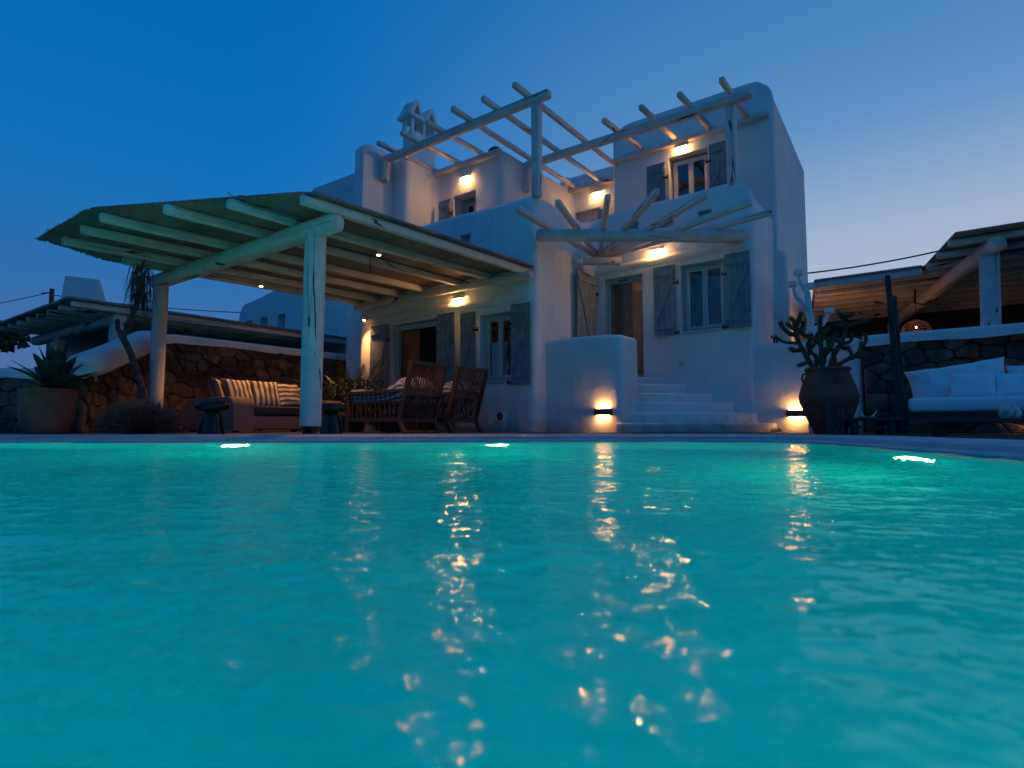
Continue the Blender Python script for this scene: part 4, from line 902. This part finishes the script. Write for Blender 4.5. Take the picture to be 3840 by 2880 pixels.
# slatted armchairs
def chair(label):
    t = thing('slatted_armchair', label, 'armchair', (0, 0, 0), True, 'slatted wooden armchairs seen from behind'); Wd = .72
    def P(a, b, wd, ht, nm='rail', up=(0, 0, 1)): mb = MB(); mb.bar(a, b, wd, ht, up); return mb.link(nm, 'teak', t, False)
    for y in (0, Wd):
        P((-.02, y, .14), (.24, y, 1.05), .06, .04, 'back_post', (0, 1, 0)); P((.0, y, .18), (.1, y, 0), .05, .06, 'leg', (0, 1, 0)); P((-1.2, y, 0), (-1.2, y, .6), .07, .05, 'leg', (0, 1, 0))
        P((-1.24, y, .615), (.1, y, .625), .05, .045, 'arm'); P((-1.17, y, .19), (0, y, .19), .045, .05, 'side_rail')
        for i in range(10): x = -1.09 + i * .108; P((x, y, .21), (x, y, .6), .016, .016, 'spindle', (0, 1, 0))
    for z, x in ((.185, 0.0), (.57, .105), (1.03, .235)): P((x, .02, z), (x, Wd - .02, z), .045, .05)
    P((-1.2, .03, .19), (-1.2, Wd - .03, .19), .05, .05)
    for i in range(13): y = .06 + i * (Wd - .12) / 12; P((.005, y, .2), (.24, y, 1.02), .02, .014, 'slat', (0, 1, 0))
    for i in range(9): x = -1.12 + i * .13; P((x, .02, .225), (x, Wd - .02, .225), .05, .015, 'seat_slat')
    return t
ch0 = chair('slatted wooden armchair nearest the pool, striped cushion inside'); B = Vector((-.8, -2.34, 0))
ch1 = copy_tree(ch0); ch1['label'] = 'slatted wooden armchair nearer the porch window, behind the other one'
ch0.matrix_world = HM @ Matrix.Translation(B); ch1.matrix_world = HM @ Matrix.Translation(B + Vector((.03, .98, 0)))
def drape(b, label, sd):
    b = Vector(b); prof = [(-1.34, .66), (-1.2, .7), (-1.0, .655), (-.7, .645), (-.45, .67), (-.25, .75), (-.08, .84), (.06, .88)]; vs = []; fs = []; uv = []; n_ = 14
    import bisect
    def top(x):
        for (x0, z0), (x1, z1) in zip(prof, prof[1:]):
            if x <= x1: f = (x - x0) / (x1 - x0); f = f * f * (3 - 2 * f); return z0 + (z1 - z0) * f
        return prof[-1][1]
    m_ = 24; ring = []
    for i in range(m_ + 1):
        x = -1.33 + 1.4 * i / m_; zt = top(x); e = min(1, i / 2, (m_ - i) / 2) ** .5 if 0 < i < m_ else .15; lo = max(.25, min(.42, zt - .1))
        for j in range(n_):
            a = 2 * PI * j / n_; y = .36 + .34 * math.copysign(abs(math.cos(a)) ** .5, math.cos(a)); hz = (zt - lo) / 2
            z = (zt + lo) / 2 + hz * e * math.copysign(abs(math.sin(a)) ** .6, math.sin(a)) + .012 * noise.noise(Vector((x * 6, a * 2, sd)))
            lean = .22 * max(0, z - .3) if x > -.2 else 0; vs.append(b + Vector((min(x + .0, -.02 + .25 * max(0, z - .2)), y, z)))
    for i in range(m_):
        for j in range(n_):
            j2 = (j + 1) % n_; fs.append((i * n_ + j, (i + 1) * n_ + j, (i + 1) * n_ + j2, i * n_ + j2)); uv.append([(i / m_, j / n_ * 2.2), ((i + 1) / m_, j / n_ * 2.2), ((i + 1) / m_, (j + 1) / n_ * 2.2), (i / m_, (j + 1) / n_ * 2.2)])
    fs += [tuple(range(n_)), tuple(range((m_ + 1) * n_ - 1, m_ * n_ - 1, -1))]; uv += [[(0, 0)] * n_] * 2
    mb = MB(); mb.add(vs, fs, uv); solo('striped_mattress', mb, 'ticking', label, 'cushion', tuple(b), True, 'blue striped seat cushions')
drape(B, 'blue striped seat cushion sagging over the nearer slatted armchair', 1); drape(B + Vector((.03, .98, 0)), 'blue striped seat cushion in the armchair by the porch window', 9)
t = thing('coffee_table', 'dark low table on block legs beyond the armchairs', 'table', (-2.19, 9.75, 0), False)
mb = MB(); mb.box((-2.75, 9.4, .22), (-1.7, 10.0, .28), .01); mb.link('top', 'darktimber', t)
for x in (-2.65, -1.95):
    for y in (9.5, 9.9): mb = MB(); mb.box((x - .1, y - .07, 0), (x + .1, y + .07, .22)); mb.link('leg', 'darktimber', t, False)
# palm in pot
def frond(base, d, ln, droop, mb, n_=16, lw=.2):
    base = Vector(base); d = Vector(d).normalized(); pts = []
    for i in range(n_ + 1): f = i / n_; pts.append(base + d * ln * f + Vector((0, 0, -droop * f * f)))
    mb.tube(pts, [.012 * (1 - .8 * i / n_) for i in range(n_ + 1)], 5); side = d.cross(Vector((0, 0, 1))).normalized()
    for i in range(3, n_ + 1):
        for k2 in (0, .5):
            p = pts[i - 1].lerp(pts[i], k2); f = i / n_; l2 = lw * math.sin(PI * (.15 + .85 * f)) + .03; tg = (pts[i] - pts[i - 1]).normalized()
            for s_ in (-1, 1): e = p + (side * s_ * .8 + tg * .7 + Vector((0, 0, -.15))).normalized() * l2; w2 = tg * .012; mb.add([p - w2, p + w2, e], [(0, 1, 2)])
random.seed(21)
pp = thing('potted_palm', 'small palm in a dark pot against the lit porch corner', 'palm', (-3.2, 11.9, 0), False)
mb = MB(); mb.lathe((-3.2, 11.9, 0), [(.18, 0), (.24, .2), (.26, .42), (.28, .45), (.24, .46), (.22, .4)]); mb.link('pot', 'bronze', pp)
for i in range(16):
    a = 2 * PI * i / 16 + random.uniform(-.2, .2); el = random.uniform(.5, 2.2); mb = MB(); frond((-3.2 + .04 * math.cos(a), 11.9 + .04 * math.sin(a), .55), (math.cos(a), math.sin(a), el), random.uniform(.9, 1.5), random.uniform(.1, .5), mb); mb.link('frond', 'palm', pp, False, fix=False)
mb = MB(); rnd = random.Random(7)
for i in range(1400):
    c = Vector((-3.0 + rnd.gauss(0, .33), 11.0 + rnd.gauss(0, .2), max(.1, min(.95, rnd.gauss(.55, .22))))); n1 = Vector((rnd.uniform(-1, 1), rnd.uniform(-1, 1), rnd.uniform(-1, 1))).normalized(); n2 = n1.orthogonal().normalized(); mb.add([c + n1 * .06, c + n2 * .02, c - n1 * .06, c - n2 * .02], [(0, 1, 2, 3)])
solo('leafy_shrub', mb, 'darkleaf', 'dark leafy shrub filling the corner behind the palm', 'shrub', (-3.0, 11.0, 0), False, smooth=False)

# ------------------------------------------------------------------ left: agave, bush, dragon tree
px_, py_ = -5.52, 6.95
t = thing('terracotta_pot', 'wide ribbed terracotta pot holding the agave at the left', 'pot', (px_, py_, 0), False)
pr = [(.05, 0), (.25, 0)] + [(.27 + .065 * math.sin(PI * .62 * i / 14) + (.012 if i % 2 else 0), .03 + .45 * i / 14) for i in range(15)] + [(.345, .5), (.35, .53), (.31, .54), (.29, .48), (.05, .47)]
pr = [(a * .84, b) for a, b in pr]; mb = MB(); mb.lathe((px_, py_, 0), pr, 40); mb.link('body', 'terracotta', t)
ag = thing('agave', 'large dark green agave with broad pointed leaves in the left pot', 'agave', (px_, py_, .48), False); random.seed(6)
for i in range(26):
    a = i * 2.4; lv = i / 26; el = R(20 + 66 * lv + random.uniform(-6, 6)); ln = .64 - .14 * lv + random.uniform(-.05, .05); c = Vector((px_ + .06, py_, .5 + .06 * lv)); h_ = Vector((math.cos(a), math.sin(a), 0)); sd = Vector((-math.sin(a), math.cos(a), 0))
    vs = []; n_ = 10; bend = .28 * (1 - lv)
    for k in range(n_ + 1):
        f = k / n_; e = el - bend * f * f * 2.5; p = c + h_ * (ln * f * math.cos(el)) + Vector((0, 0, ln * f * math.sin(el) - bend * f * f * ln)); w2 = .085 * (math.sin(PI * min(1, .22 + f * .78)) ** .8 if f < 1 else 0) * (1.1 - .2 * lv); up_ = Vector((0, 0, 1)) * math.cos(el) - h_ * math.sin(el)
        vs += [p - sd * w2 + up_ * .03 * (1 - f), p - up_ * .012 * (1 - f), p + sd * w2 + up_ * .03 * (1 - f), p + up_ * .012 * (1 - f)]
    fs = []
    for k in range(n_):
        for j in range(4): j2 = (j + 1) % 4; fs.append((4 * k + j, 4 * k + j2, 4 * k + 4 + j2, 4 * k + 4 + j))
    mb = MB(); mb.add(vs, fs); mb.link('leaf', 'leaf', ag)
mb = MB(); rnd = random.Random(12); bc = Vector((-4.72, 7.45, .0))
for i in range(6500):
    a = rnd.uniform(0, 2 * PI); el = math.acos(rnd.uniform(0, 1)) ; ln = rnd.uniform(.42, .6); dr_ = Vector((math.cos(a) * math.sin(el), math.sin(a) * math.sin(el) * .8, math.cos(el) * .85)); b0 = bc + dr_ * ln * rnd.uniform(.3, .75); e = bc + dr_ * ln + Vector((rnd.gauss(0, .03), rnd.gauss(0, .03), rnd.gauss(0, .02))); b0.z = max(b0.z, .01); e.z = max(e.z, .01)
    wv = dr_.cross(Vector((rnd.uniform(-1, 1), rnd.uniform(-1, 1), rnd.uniform(-1, 1))))  .normalized() * .005; mb.add([b0 - wv, b0 + wv, e], [(0, 1, 2)])
t = thing('dry_bush', 'round bush of dry brownish twigs between the agave pot and the sofa', 'bush', tuple(bc), False); o = mb.link('twigs', 'drygrass', t, False, fix=False); o['kind'] = 'stuff'
mb = MB(); mb.lathe(tuple(bc), [(.2, 0), (.26, .1), (.24, .2), (.13, .27), (.02, .3)], 18); mb.link('heart', 'dark', t)
t = thing('dragon_tree', 'thin forked tree with a hanging shaggy leaf head beside the left post', 'tree', (-5.5, 8.8, 0), False)
mb = MB(); mb.tube([(-5.42, 8.8, 0), (-5.5, 8.8, .4), (-5.59, 8.8, .67), (-5.77, 8.8, 1.18), (-5.92, 8.8, 1.46)], [.07, .06, .055, .05, .045], 10, .25); mb.tube([(-5.9, 8.8, 1.42), (-5.99, 8.8, 1.58), (-6.0, 8.8, 1.72)], [.045, .035, .03], 8, .2)
mb.tube([(-5.92, 8.8, 1.42), (-5.82, 8.8, 1.6), (-5.78, 8.8, 1.8), (-5.7, 8.8, 2.0), (-5.66, 8.8, 2.36)], [.045, .042, .035, .04, .05], 8, .2); mb.link('trunk', 'bark', t); mb = MB(); rnd = random.Random(3)
for i in range(170):
    a = rnd.uniform(0, 2 * PI); z = rnd.uniform(2.0, 2.5); p = Vector((-5.67, 8.8, z)); h_ = Vector((math.cos(a), math.sin(a), 0)); ln = rnd.uniform(.14, .3); up_ = rnd.uniform(-.1, .25); dn = rnd.uniform(.2, .5); mid = p + h_ * ln * .6 + Vector((0, 0, up_ * .5)); e = p + h_ * ln * rnd.uniform(.7, 1.1) - Vector((0, 0, dn)); sd = h_.cross(Vector((0, 0, 1))) * .009; mb.add([p - sd, p + sd, mid + sd, mid - sd, e], [(0, 1, 2, 3), (3, 2, 4)])
mb.link('leaf_head', 'bark', t, False, fix=False)

# ------------------------------------------------------------------ right: cactus jar, sculpture, daybed, tables
jx, jy = 3.82, 7.05
t = thing('terracotta_jar', 'tall bellied terracotta jar with small handles holding the cactus', 'jar', (jx, jy, 0), False)
pr = [(.02, 0), (.17, 0), (.19, .06), (.25, .2), (.31, .36), (.325, .44), (.31, .52), (.27, .64), (.235, .72), (.23, .75), (.25, .77), (.245, .8), (.21, .79), (.2, .7), (.02, .68)]
pr2 = []
for (a, b), (c, d_) in zip(pr, pr[1:]):
    for k in range(3): f = k / 3; pr2.append((a + (c - a) * f + (.003 if k == 1 else 0), b + (d_ - b) * f))
mb = MB(); mb.lathe((jx, jy, 0), pr2 + [pr[-1]], 44); mb.link('body', 'terracotta', t)
for a in (PI * .98, -PI * .55, .1):
    c = Vector((jx + .25 * math.cos(a), jy + .25 * math.sin(a), .66)); h_ = Vector((math.cos(a), math.sin(a), 0)); mb = MB(); mb.tube([c + Vector((0, 0, .07)), c + h_ * .04 + Vector((0, 0, .06)), c + h_ * .055, c + h_ * .03 + Vector((0, 0, -.06))], .013, 8); mb.link('handle', 'terracotta', t)
t = thing('metal_lantern_stand', 'small dark lattice stand in front of the terracotta jar', 'stand', (3.7, 6.7, 0), False); mb = MB()
for i in range(9):
    a0 = 2 * PI * i / 9
    for sg in (1, -1): mb.tube([(3.7 + .085 * math.cos(a0 + sg * f * 1.6), 6.7 + .085 * math.sin(a0 + sg * f * 1.6), .02 + .34 * f) for f in [k / 6 for k in range(7)]], .006, 5)
for z in (.01, .36): mb.tube([(3.7 + .09 * math.cos(2 * PI * i / 20), 6.7 + .09 * math.sin(2 * PI * i / 20), z) for i in range(21)], .009, 6)
mb.link('lattice', 'bronze', t)
ca = thing('cactus', 'branching dark spiny cactus growing from the terracotta jar', 'cactus', (jx, jy, .7), False); rnd = random.Random(9)
def stem(pts, r=.03):
    P = [Vector((p[0], jy + (p[2] if len(p) > 2 else 0), p[1])) for p in pts]; Q = []
    for i in range(len(P) - 1):
        a = P[max(i - 1, 0)]; b = P[i]; c = P[i + 1]; d_ = P[min(i + 2, len(P) - 1)]
        for k in range(4): f = k / 4; Q.append(.5 * ((2 * b) + (c - a) * f + (2 * a - 5 * b + 4 * c - d_) * f * f + (3 * b - a - 3 * c + d_) * f ** 3))
    Q.append(P[-1]); e = (P[-1] - P[-2]).normalized(); Q += [Q[-1] + e * r * .5, Q[-1] + e * r * .8]; rr = [r] * (len(Q) - 2) + [r * .8, r * .35]
    mb = MB(); mb.tube(Q, rr, 10, .5)
    for i in range(len(Q)):
        for k in range(15):
            dv = Vector((rnd.uniform(-1, 1), rnd.uniform(-1, 1), rnd.uniform(-.6, 1))).normalized(); p = Q[i] + dv * r * .8; e2 = p + dv * rnd.uniform(.02, .045); w2 = dv.orthogonal().normalized() * .0028; mb.add([p - w2, p + w2, e2], [(0, 1, 2)])
    mb.link('stem', 'cactus', ca, True, 60, fix=False)
S = [[(3.8, .75, .1), (3.84, .95, .1), (3.8, 1.1, .1), (3.84, 1.22, .1)], [(3.84, .95, .1), (3.92, 1.05, .1), (3.93, 1.14, .1)], [(3.66, 1.05, .02), (3.62, 1.12), (3.63, 1.2)], [(4.06, 1.28), (3.98, 1.3, -.05), (3.9, 1.32, -.06)], [(3.75, 1.0, -.05), (3.83, 1.06, -.08), (3.85, 1.13, -.08)], [(4.0, 1.1), (4.06, 1.05, .06), (4.13, 1.06, .08)], [(3.66, .75), (3.58, .93), (3.5, 1.08), (3.46, 1.2), (3.45, 1.32)], [(3.58, .93, .02), (3.66, 1.05, .05), (3.74, 1.15)], [(3.5, 1.1, 0), (3.4, 1.1, -.03), (3.3, 1.12), (3.2, 1.18)], [(3.48, 1.2), (3.38, 1.22), (3.3, 1.29), (3.27, 1.35)],
     [(3.47, 1.25), (3.42, 1.28), (3.38, 1.31), (3.36, 1.34)], [(3.45, 1.3), (3.43, 1.37), (3.4, 1.4)], [(3.46, 1.3), (3.5, 1.4), (3.52, 1.46)], [(3.46, 1.22), (3.53, 1.26), (3.55, 1.36)], [(3.36, 1.03, -.05), (3.42, 1.01), (3.5, 1.02)], [(3.6, .88, -.05), (3.53, .85), (3.48, .83)],
     [(3.76, .75), (3.75, .95), (3.76, 1.15), (3.75, 1.3), (3.76, 1.42)], [(3.75, 1.1, .03), (3.64, 1.16), (3.55, 1.2), (3.5, 1.27)], [(3.76, 1.2, -.02), (3.86, 1.28), (3.98, 1.31), (4.05, 1.34)], [(3.84, .75), (3.88, .9), (3.95, 1.02), (4.02, 1.15), (4.06, 1.3), (4.06, 1.44)],
     [(4.06, 1.4), (4.0, 1.44), (3.99, 1.47)], [(4.06, 1.4), (4.12, 1.44), (4.15, 1.46)], [(4.06, 1.3), (4.15, 1.33), (4.25, 1.36), (4.34, 1.37)], [(3.9, .78), (3.99, .86), (4.1, .92), (4.2, .98), (4.25, 1.1)], [(4.15, .95, .04), (4.24, .93), (4.3, .97)],
     [(3.95, 1.0), (3.86, 1.04), (3.84, 1.14)], [(4.0, 1.1, -.05), (3.93, 1.15), (3.94, 1.22)], [(4.02, 1.1), (4.1, 1.12), (4.14, 1.2)], [(3.86, .8, -.06), (3.92, .85), (3.9, .97), (3.97, 1.06)], [(4.1, .9, -.05), (4.11, 1.0), (4.05, 1.05)], [(3.7, .78, .05), (3.7, .92), (3.62, 1.0), (3.6, 1.1)], [(4.24, 1.05), (4.3, 1.13), (4.29, 1.2)]]
for p in S: stem(p, rnd.uniform(.02, .028))
sx = -.03; t = thing('branch_candelabra', 'white painted branch with cup candle holders behind the cactus', 'candle holder', (4.45, 8.7, 0), False)
mb = MB(); mb.tube([(4.47, 8.7, 0), (4.45, 8.7, .8), (4.47, 8.7, 1.46), (4.49, 8.7, 1.65), (4.47, 8.7, 1.85), (4.46, 8.7, 2.1)], [.06, .055, .05, .05, .045, .035], 10, .2); mb.tube([(4.47, 8.7, 1.8), (4.46, 8.7, 2.1), (4.36, 8.7, 2.25), (4.33, 8.7, 2.38)], [.05, .045, .03, .022], 8, .2)
mb.tube([(4.48, 8.7, 1.78), (4.4, 8.7, 1.93), (4.29, 8.7, 2.03), (4.24, 8.7, 2.2)], [.045, .04, .032, .02], 8, .2); mb.tube([(4.47, 8.7, 1.44), (4.56, 8.7, 1.55), (4.68, 8.7, 1.64), (4.77, 8.7, 1.8)], [.05, .042, .035, .022], 8, .2); mb.link('branch', 'plaster', t)
for x, z in ((4.33, 2.36), (4.24, 2.18), (4.78, 1.78)): mb = MB(); mb.lathe((x, 8.7, z), [(.03, 0), (.065, .02), (.068, .09), (.055, .09), (.05, .05), (.01, .04)], 14); mb.link('cup', 'plaster', t)
# daybed
db = thing('daybed', 'dark timber daybed with tall posts and white mattress by the stone wall', 'daybed', tuple(hw(4.46, 6.6, 0)))
D0 = Vector(hw(4.46, 6.72, 0)); ds, dtt = D0.x, D0.y
L_(db, 'post', (ds, dtt, 0), (ds - .06, dtt - .02, 1.86), .075, .075, 'darktimber', up=(1, 0, 0), ex=6, taper=.75); L_(db, 'post', (ds + .02, dtt + .28, 0), (ds - .02, dtt + .28, 1.66), .06, .06, 'darktimber', up=(1, 0, 0), ex=6, taper=.8)
L_(db, 'rail', (ds - .02, dtt - .02, .21), (ds + 3.0, dtt - .02, .21), .06, .08, 'darktimber', ex=6); L_(db, 'leg', (ds + .0, dtt - .02, 0), (ds - .0, dtt - .02, .62), .1, .1, 'darktimber', up=(1, 0, 0), ex=6)
L_(db, 'post', (ds + 2.9, dtt, 0), (ds + 2.9, dtt, 1.86), .075, .075, 'darktimber', up=(1, 0, 0), ex=6); L_(db, 'rail', (ds + .05, dtt + .95, .21), (ds + 3.0, dtt + .95, .21), .06, .08, 'darktimber', ex=6)
mb = MB(); mb.box((ds + .07, dtt - .04, .25), (ds + 2.85, dtt + .95, .415), .05); mb.link('mattress', 'white_cloth', db)
gp = 'white cushions on the daybed'; q_ = lambda a, b, z: (ds + a, dtt + b, z)
pillow('white_cushion', q_(.58, .72, .37), 1.0, .5, .24, R(-88), R(16), 'white_cloth', 'large white cushion with raised right corner at the left of the daybed', group=gp, roll=R(8), wr=.03)
pillow('white_cushion', q_(1.5, .78, .38), 1.0, .44, .22, R(-90), R(16), 'white_cloth', 'large white cushion behind the small ones at the right of the daybed', group=gp, wr=.02)
pillow('white_cushion', q_(.68, .4, .405), .44, .32, .15, R(-92), R(20), 'white_cloth', 'small square white cushion in front, nearest the dark posts', group=gp)
pillow('white_cushion', q_(1.07, .42, .405), .42, .31, .15, R(-88), R(22), 'white_cloth', 'small square white cushion, second from the dark posts', group=gp)
pillow('white_cushion', q_(1.36, .46, .405), .4, .3, .15, R(-110), R(22), 'white_cloth', 'small white cushion turned edgeways, third from the dark posts', group=gp)
pillow('white_cushion', q_(1.72, .4, .405), .44, .32, .15, R(-90), R(22), 'white_cloth', 'small white cushion cut by the right edge of the photo', group=gp)
t = thing('plank_bench', 'dark low plank bench in front of the daybed at the pool edge', 'bench', (4.4, 5.25, 0), False)
mb = MB(); mb.box((3.68, 5.05, .125), (5.9, 5.42, .165), .006); mb.link('top', 'darktimber', t)
for x in (3.8, 5.6): mb = MB(); mb.lathe((x, 5.22, 0), [(.02, 0), (.06, 0), (.055, .05), (.07, .125)], 14); mb.link('leg', 'darktimber', t)
t = thing('low_stool', 'small weathered wooden table between the jar and the daybed post', 'table', (4.07, 6.75, 0), False)
mb = MB(); mb.box((3.8, 6.6, .155), (4.4, 6.9, .19), .006); mb.link('top', 'darktimber', t)
for x in (3.88, 4.3):
    for y in (6.65, 6.85): mb = MB(); mb.box((x - .035, y - .03, 0), (x + .035, y + .03, .155)); mb.link('leg', 'darktimber', t, False)
mb = MB(); mb.box((3.9, 6.64, .07), (4.28, 6.66, .1)); mb.link('stretcher', 'darktimber', t, False)
mb = MB()
for a, b in ((-.06, -.1), (.07, .11)): mb.tube([(4.08 + a * .5, 6.72, .195), (4.08 + a, 6.72, .22), (4.08 + b, 6.72, .27)], [.012, .01, .006], 6)
mb.lathe((4.08, 6.72, .19), [(.02, 0), (.09, .004), (.1, .015), (.08, .012), (.01, .008)], 14); solo('antler_dish', mb, 'shell', 'small dish with two pale horns on the little table', 'ornament', (4.08, 6.72, .19), False)
# big shell on the bench
mb = MB(); vs = []; fs = []; n_ = 16
for i in range(15):
    f = i / 14; r_ = .075 * math.sin(PI * min(1, .08 + f * .95)) ** .7 + .004
    for j in range(n_):
        a = 2 * PI * j / n_; rr = r_ * (1 + .16 * math.sin(a * 2 + f * 9) + .1 * noise.noise(Vector((f * 5, a, 0)))); vs.append((4.33 + .17 * f, 5.18 + rr * math.cos(a), .235 + rr * math.sin(a) * .85 - .03 * f + .02 * math.sin(f * 20)))
for i in range(14):
    for j in range(n_): fs.append((i * n_ + j, i * n_ + (j + 1) % n_, (i + 1) * n_ + (j + 1) % n_, (i + 1) * n_ + j))
fs += [tuple(range(n_)), tuple(range(15 * n_ - 1, 14 * n_ - 1, -1))]; mb.add(vs, fs); solo('conch_shell', mb, 'shell', 'large white conch shell on the low plank bench', 'shell', (4.4, 5.18, .165), False)
# small weed at the step end
mb = MB(); rnd = random.Random(1); wc = W(3.42, 1.85, 0)
for i in range(160):
    dv = Vector((rnd.gauss(0, 1), rnd.gauss(0, 1), abs(rnd.gauss(0, 1)))).normalized(); p = wc + dv * rnd.uniform(.02, .09); n2 = dv.orthogonal().normalized(); mb.add([p - n2 * .012, p + dv * .02, p + n2 * .012, p - dv * .015], [(0, 1, 2, 3)])
solo('weed_tuft', mb, 'palm', 'tiny green weed at the foot of the white wall by the last step', 'plant', tuple(wc), False, smooth=False)

for o in bpy.data.objects:
    if '_b' in o: del o['_b']
